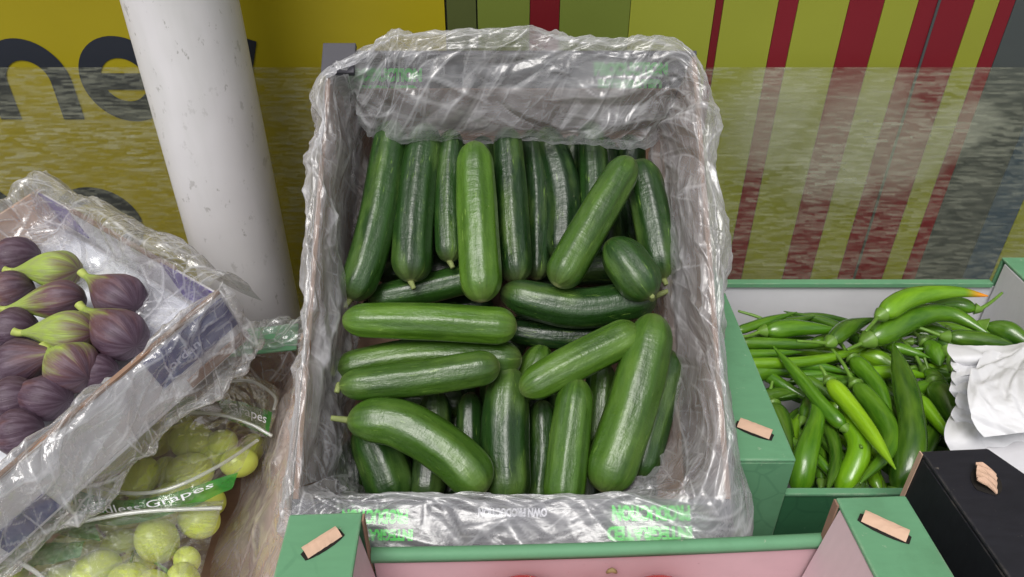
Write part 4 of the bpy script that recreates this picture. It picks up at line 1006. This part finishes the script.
rows3 = [[P(185, 372, zb1 - .01), P(215, 370, zb1 + .006), P(250, 372, zb1 + .006), P(280, 390, zb1 - .008)],
         [P(180, 392, zb1 - .006), P(212, 390, zb1 + .008), P(248, 394, zb1 + .008), P(278, 404, zb1 - .004)],
         [P(176, 412, zb1 - .006), P(210, 412, zb1 + .004), P(244, 420, zb1 + .006), P(270, 430, zb1 - .004)]]
gbag('clear bag with pointed green corner at the back of the grape crate', rows3, [lip1c], [band3, band4], [(band3, 'Grapes', .2, .95, .3, .78)], 5)
zb2 = -.560
rows2 = [[P(0, 532, zb2), P(60, 520, zb2 + .004), P(140, 508, zb2 + .008), P(224, 500, zb2)],
         [P(-10, 560, zb2), P(60, 535, zb2 + .012), P(140, 522, zb2 + .014), P(216, 525, zb2 + .002)],
         [P(-10, 600, zb2), P(60, 570, zb2 + .016), P(135, 560, zb2 + .018), P(205, 560, zb2)],
         [P(-10, 640, zb2), P(60, 625, zb2 + .01), P(130, 620, zb2 + .01), P(190, 620, zb2)]]
lip2 = [P(-8, 546, zb2 + .006), P(50, 530, zb2 + .012), P(100, 518, zb2 + .014), P(150, 511, zb2 + .014), P(222, 508, zb2 + .006)]
lip2b = [P(-8, 556, zb2 + .012), P(20, 563, zb2 + .014), P(45, 580, zb2 + .014), P(55, 600, zb2 + .01)]
lip2c = [P(40, 514, zb2 + .006), P(70, 516, zb2 + .01), P(100, 519, zb2 + .01)]
band2 = [[P(30, 500, zb2 - .012), P(60, 505, zb2 - .01), P(90, 510, zb2 - .01)], [P(25, 530, zb2 - .012), P(60, 535, zb2 - .01), P(100, 540, zb2 - .01)]]
band5 = [[P(-5, 556, zb2 - .01), P(40, 545, zb2 - .006), P(85, 540, zb2 - .006)], [P(-5, 580, zb2 - .01), P(40, 566, zb2 - .006), P(80, 556, zb2 - .006)]]
gbag('clear bag of grapes with a thick diagonal lip nearest the camera', rows2, [lip2, lip2b, lip2c], [band2, band5], [], 9)

# ================================================================== FIG CRATE (left)
FZ = -.400; FB = -.468
fR = onz(222, 292, FZ); fBk = onz(38, 188, FZ)
fx = (fR - fBk); FLX = fx.length; fx.normalize(); fy = Vector((-.142, -.164, -.060)); fy = (fy - fx * fy.dot(fx)).normalized(); fn_ = -fx.cross(fy)
if fn_.z < 0: fn_ = -fn_
# fx along the back edge to the right corner, fy towards the camera
ff = plane_frame(fBk - fn_ * FZ, fx, fy, fn_)
FLY = .31
fc = empty('fig_crate', ff(FLX / 2, FLY / 2, FB), 'shallow white and purple cardboard crate of figs under clear film at left', 'crate')
box8('floor_panel', ff, (0, 0, FB), (FLX, FLY, FB + .004), M_white, fc)
box8('padded_tray', ff, (.008, .008, -.462), (FLX - .008, FLY - .008, -.456), M_tray, fc, .002)
bwk = box8('back_wall', ff, (.0045, 0, FB + .0045), (FLX - .0045, .004, FZ - .006), M_white, fc)
box8('corner_print', ff, (.0048, .0043, -.448), (.075, .0053, FZ - .001), M_purple, bwk, 0)
box8('corner_print', ff, (FLX - .10, .0043, -.452), (FLX - .006, .0053, FZ - .001), M_purple, bwk, 0)
box8('left_wall', ff, (0, 0, FB + .0045), (.004, FLY, FZ), M_kraftl, fc)
rw = box8('right_wall', ff, (FLX - .004, 0, FB + .0045), (FLX, FLY, FZ), M_white, fc)
box8('front_wall', ff, (.0045, FLY - .004, FB + .0045), (FLX - .0045, FLY, FZ), M_white, fc)
box8('raw_edge', ff, (FLX - .0046, .002, FZ + .0002), (FLX + .0006, FLY, FZ + .003), M_kraft, rw, 0)
box8('raw_edge', ff, (.08, -.0006, FZ - .0055), (FLX - .08, .0046, FZ - .003), M_kraft, bwk, 0)
box8('navy_print', ff, (FLX + .0003, .004, FB + .026), (FLX + .0012, .095, FZ - .004), M_navy, rw, 0)
box8('navy_print', ff, (FLX + .0003, .22, FB + .004), (FLX + .0012, .27, FB + .028), M_navy, rw, 0)
box8('brown_strap', ff, (FLX + .0015, .006, FB + .004), (FLX + .003, .075, FB + .016), M_kraft, rw, .0005)
lettering('Jordan', lambda x, y: ff(FLX + .0018, .085 - .04 * x, FZ - .034 + .013 * y), M_blueink, rw, .02)

def fig(cx, cy, nx, ny, wpx, purple, label, z=-.428):
    """body centre, neck tip in pixels"""
    c = onplane(cx, cy, ff(0, 0, z), fn_); t_ = onplane(nx, ny, ff(0, 0, z + .004), fn_); d = (c - t_).normalized(); Rm = wpx * 1.07 / 2 / F * depth(c)
    # keep a fig's proportions whatever the tip measured
    L1 = max((c - t_).length, Rm * 1.5); nk = c - d * L1; end = c + d * Rm * .98
    L = (end - nk).length
    def rad(t, s, LL):
        x = (s - L1) / Rm                      # -.. at neck, 1 at eye
        if x > 0: return Rm * math.sqrt(max(.002, 1 - (x / .98) ** 2))
        q_ = s / L1                            # 0..1
        return Rm * (.14 + .86 * (math.sin(min(1, q_ ** 1.35) * math.pi / 2)) ** 1.15)
    o_ = sweep('fig', [nk, (nk + c) / 2 + Vector((0, 0, .001)), c, end], rad, M_fig, None, 36, 34, ribs=7, seed=cx, skinnorm=True, ovality=.03)
    o_.color = (purple, 0, 0, 1)
    tag(o_, label, 'fig', 'figs in the shallow crate')
    tube('stem', [nk + d * .002, nk - d * .004, nk - d * .009 + Vector((0, 0, .002))], Rm * .15, Rm * .19, M_fneck, o_, 10, 5)
    return o_
for a_ in (
 (16, 258, -14, 262, 42, .95, 'purple fig at the back left beside the brown wall', -.432), (10, 292, -20, 300, 42, .7, 'purple fig at the left edge in the second row', -.43),
 (60, 270, 12, 271, 38, .16, 'greenish fig in the back row with its neck to the left', -.43), (14, 330, -22, 332, 42, 1.0, 'dark purple fig at the left edge, middle row', -.428),
 (64, 300, 6, 309, 38, .55, 'long-necked half green fig below the greenish back one', -.424), (122, 299, 86, 276, 44, .72, 'purple fig at right with its short neck pointing up left', -.43),
 (74, 333, 22, 333, 42, .24, 'greenest fig, yellow-green neck to the left', -.420), (122, 336, 84, 309, 46, .68, 'purple fig nearest the film with a bent green neck', -.428),
 (20, 364, 60, 352, 46, 1.05, 'dark fig at left with its round eye showing', -.424), (72, 367, 48, 350, 50, .48, 'round brown-purple fig with a yellowish patch', -.422),
 (47, 398, 5, 392, 44, .9, 'fig in the lowest row beside the front film, neck hidden', -.428), (98, 372, 60, 372, 36, .85, 'small fig tucked between the brown-purple one and the film', -.436), (-6, 366, -40, 380, 40, .9, 'fig cut off by the left edge of the photo', -.43), (18, 432, -20, 440, 44, .95, 'lowest dark fig under the film at the left edge', -.428),
 (14, 400, -30, 410, 44, 1.0, 'dark purple fig at the lower left edge', -.424),): fig(*a_)

# clear film over the fig crate: over the back edge, and over the right wall facing us
def ffilm1(a, b):
    x = -.02 + a * (FLX + .012); lift = .010 * math.sin(a * math.pi) + .004 * math.sin(a * 19)
    row = [ff(x, .06, -.440), ff(x, .022, -.428), ff(x, .004, FZ + .006 + lift), ff(x + .002, -.018, FZ + .002 + lift), ff(x, -.03, FZ - .05)]
    return catmull(row, b)
f1 = sheet('crate_wrap', ffilm1, 200, 60, M_filmc, None, .4, .16, .0017, .0016, 31, dirs=((0, .35), (.9, .5)))
tag(f1, 'clear glossy film draped over the back edge of the fig crate', 'plastic film')
def ffilm2(a, b):
    y = -.006 + a * (FLY + .006); wob = .006 * math.sin(a * 13) + .003 * math.sin(a * 31); sl = .02 * (1 - a) 
    row = [ff(FLX - .035, y + .01, -.430), ff(FLX - .018, y, -.418), ff(FLX - .004, y, FZ + .006 + wob * .3), ff(FLX + .006 + wob * .3, y, FZ - .003), ff(FLX + .009 + wob * .6, y, FZ - .04), ff(FLX + .014 + wob, y, FB - .006), ff(FLX + .002 + wob, y, FB - .010 + .005 * math.sin(a * 9))]
    return catmull(row, b)
f2 = sheet('crate_wrap', ffilm2, 260, 90, M_filmc, None, .44, .22, .0020, .0016, 37, dirs=((0, .35), (.9, .5)))
tag(f2, 'clear glossy film hanging over the side of the fig crate above the grapes', 'plastic film')
def ffilm3(a, b):
    y = -.02 + b * .40; x = -.02 + 0 * a
    row = [ff(.06, y, -.44), ff(.02, y, -.425), ff(.0, y, FZ + .008 + .004 * math.sin(b * 13)), ff(-.02, y, FZ - .01), ff(-.03, y, FZ - .07)]
    return catmull(row, a)
f3 = sheet('crate_wrap', ffilm3, 60, 160, M_filmc, None, .16, .4, .0017, .0016, 41, dirs=((0, .35), (.9, .5)))
tag(f3, 'clear film over the brown left wall of the fig crate', 'plastic film')
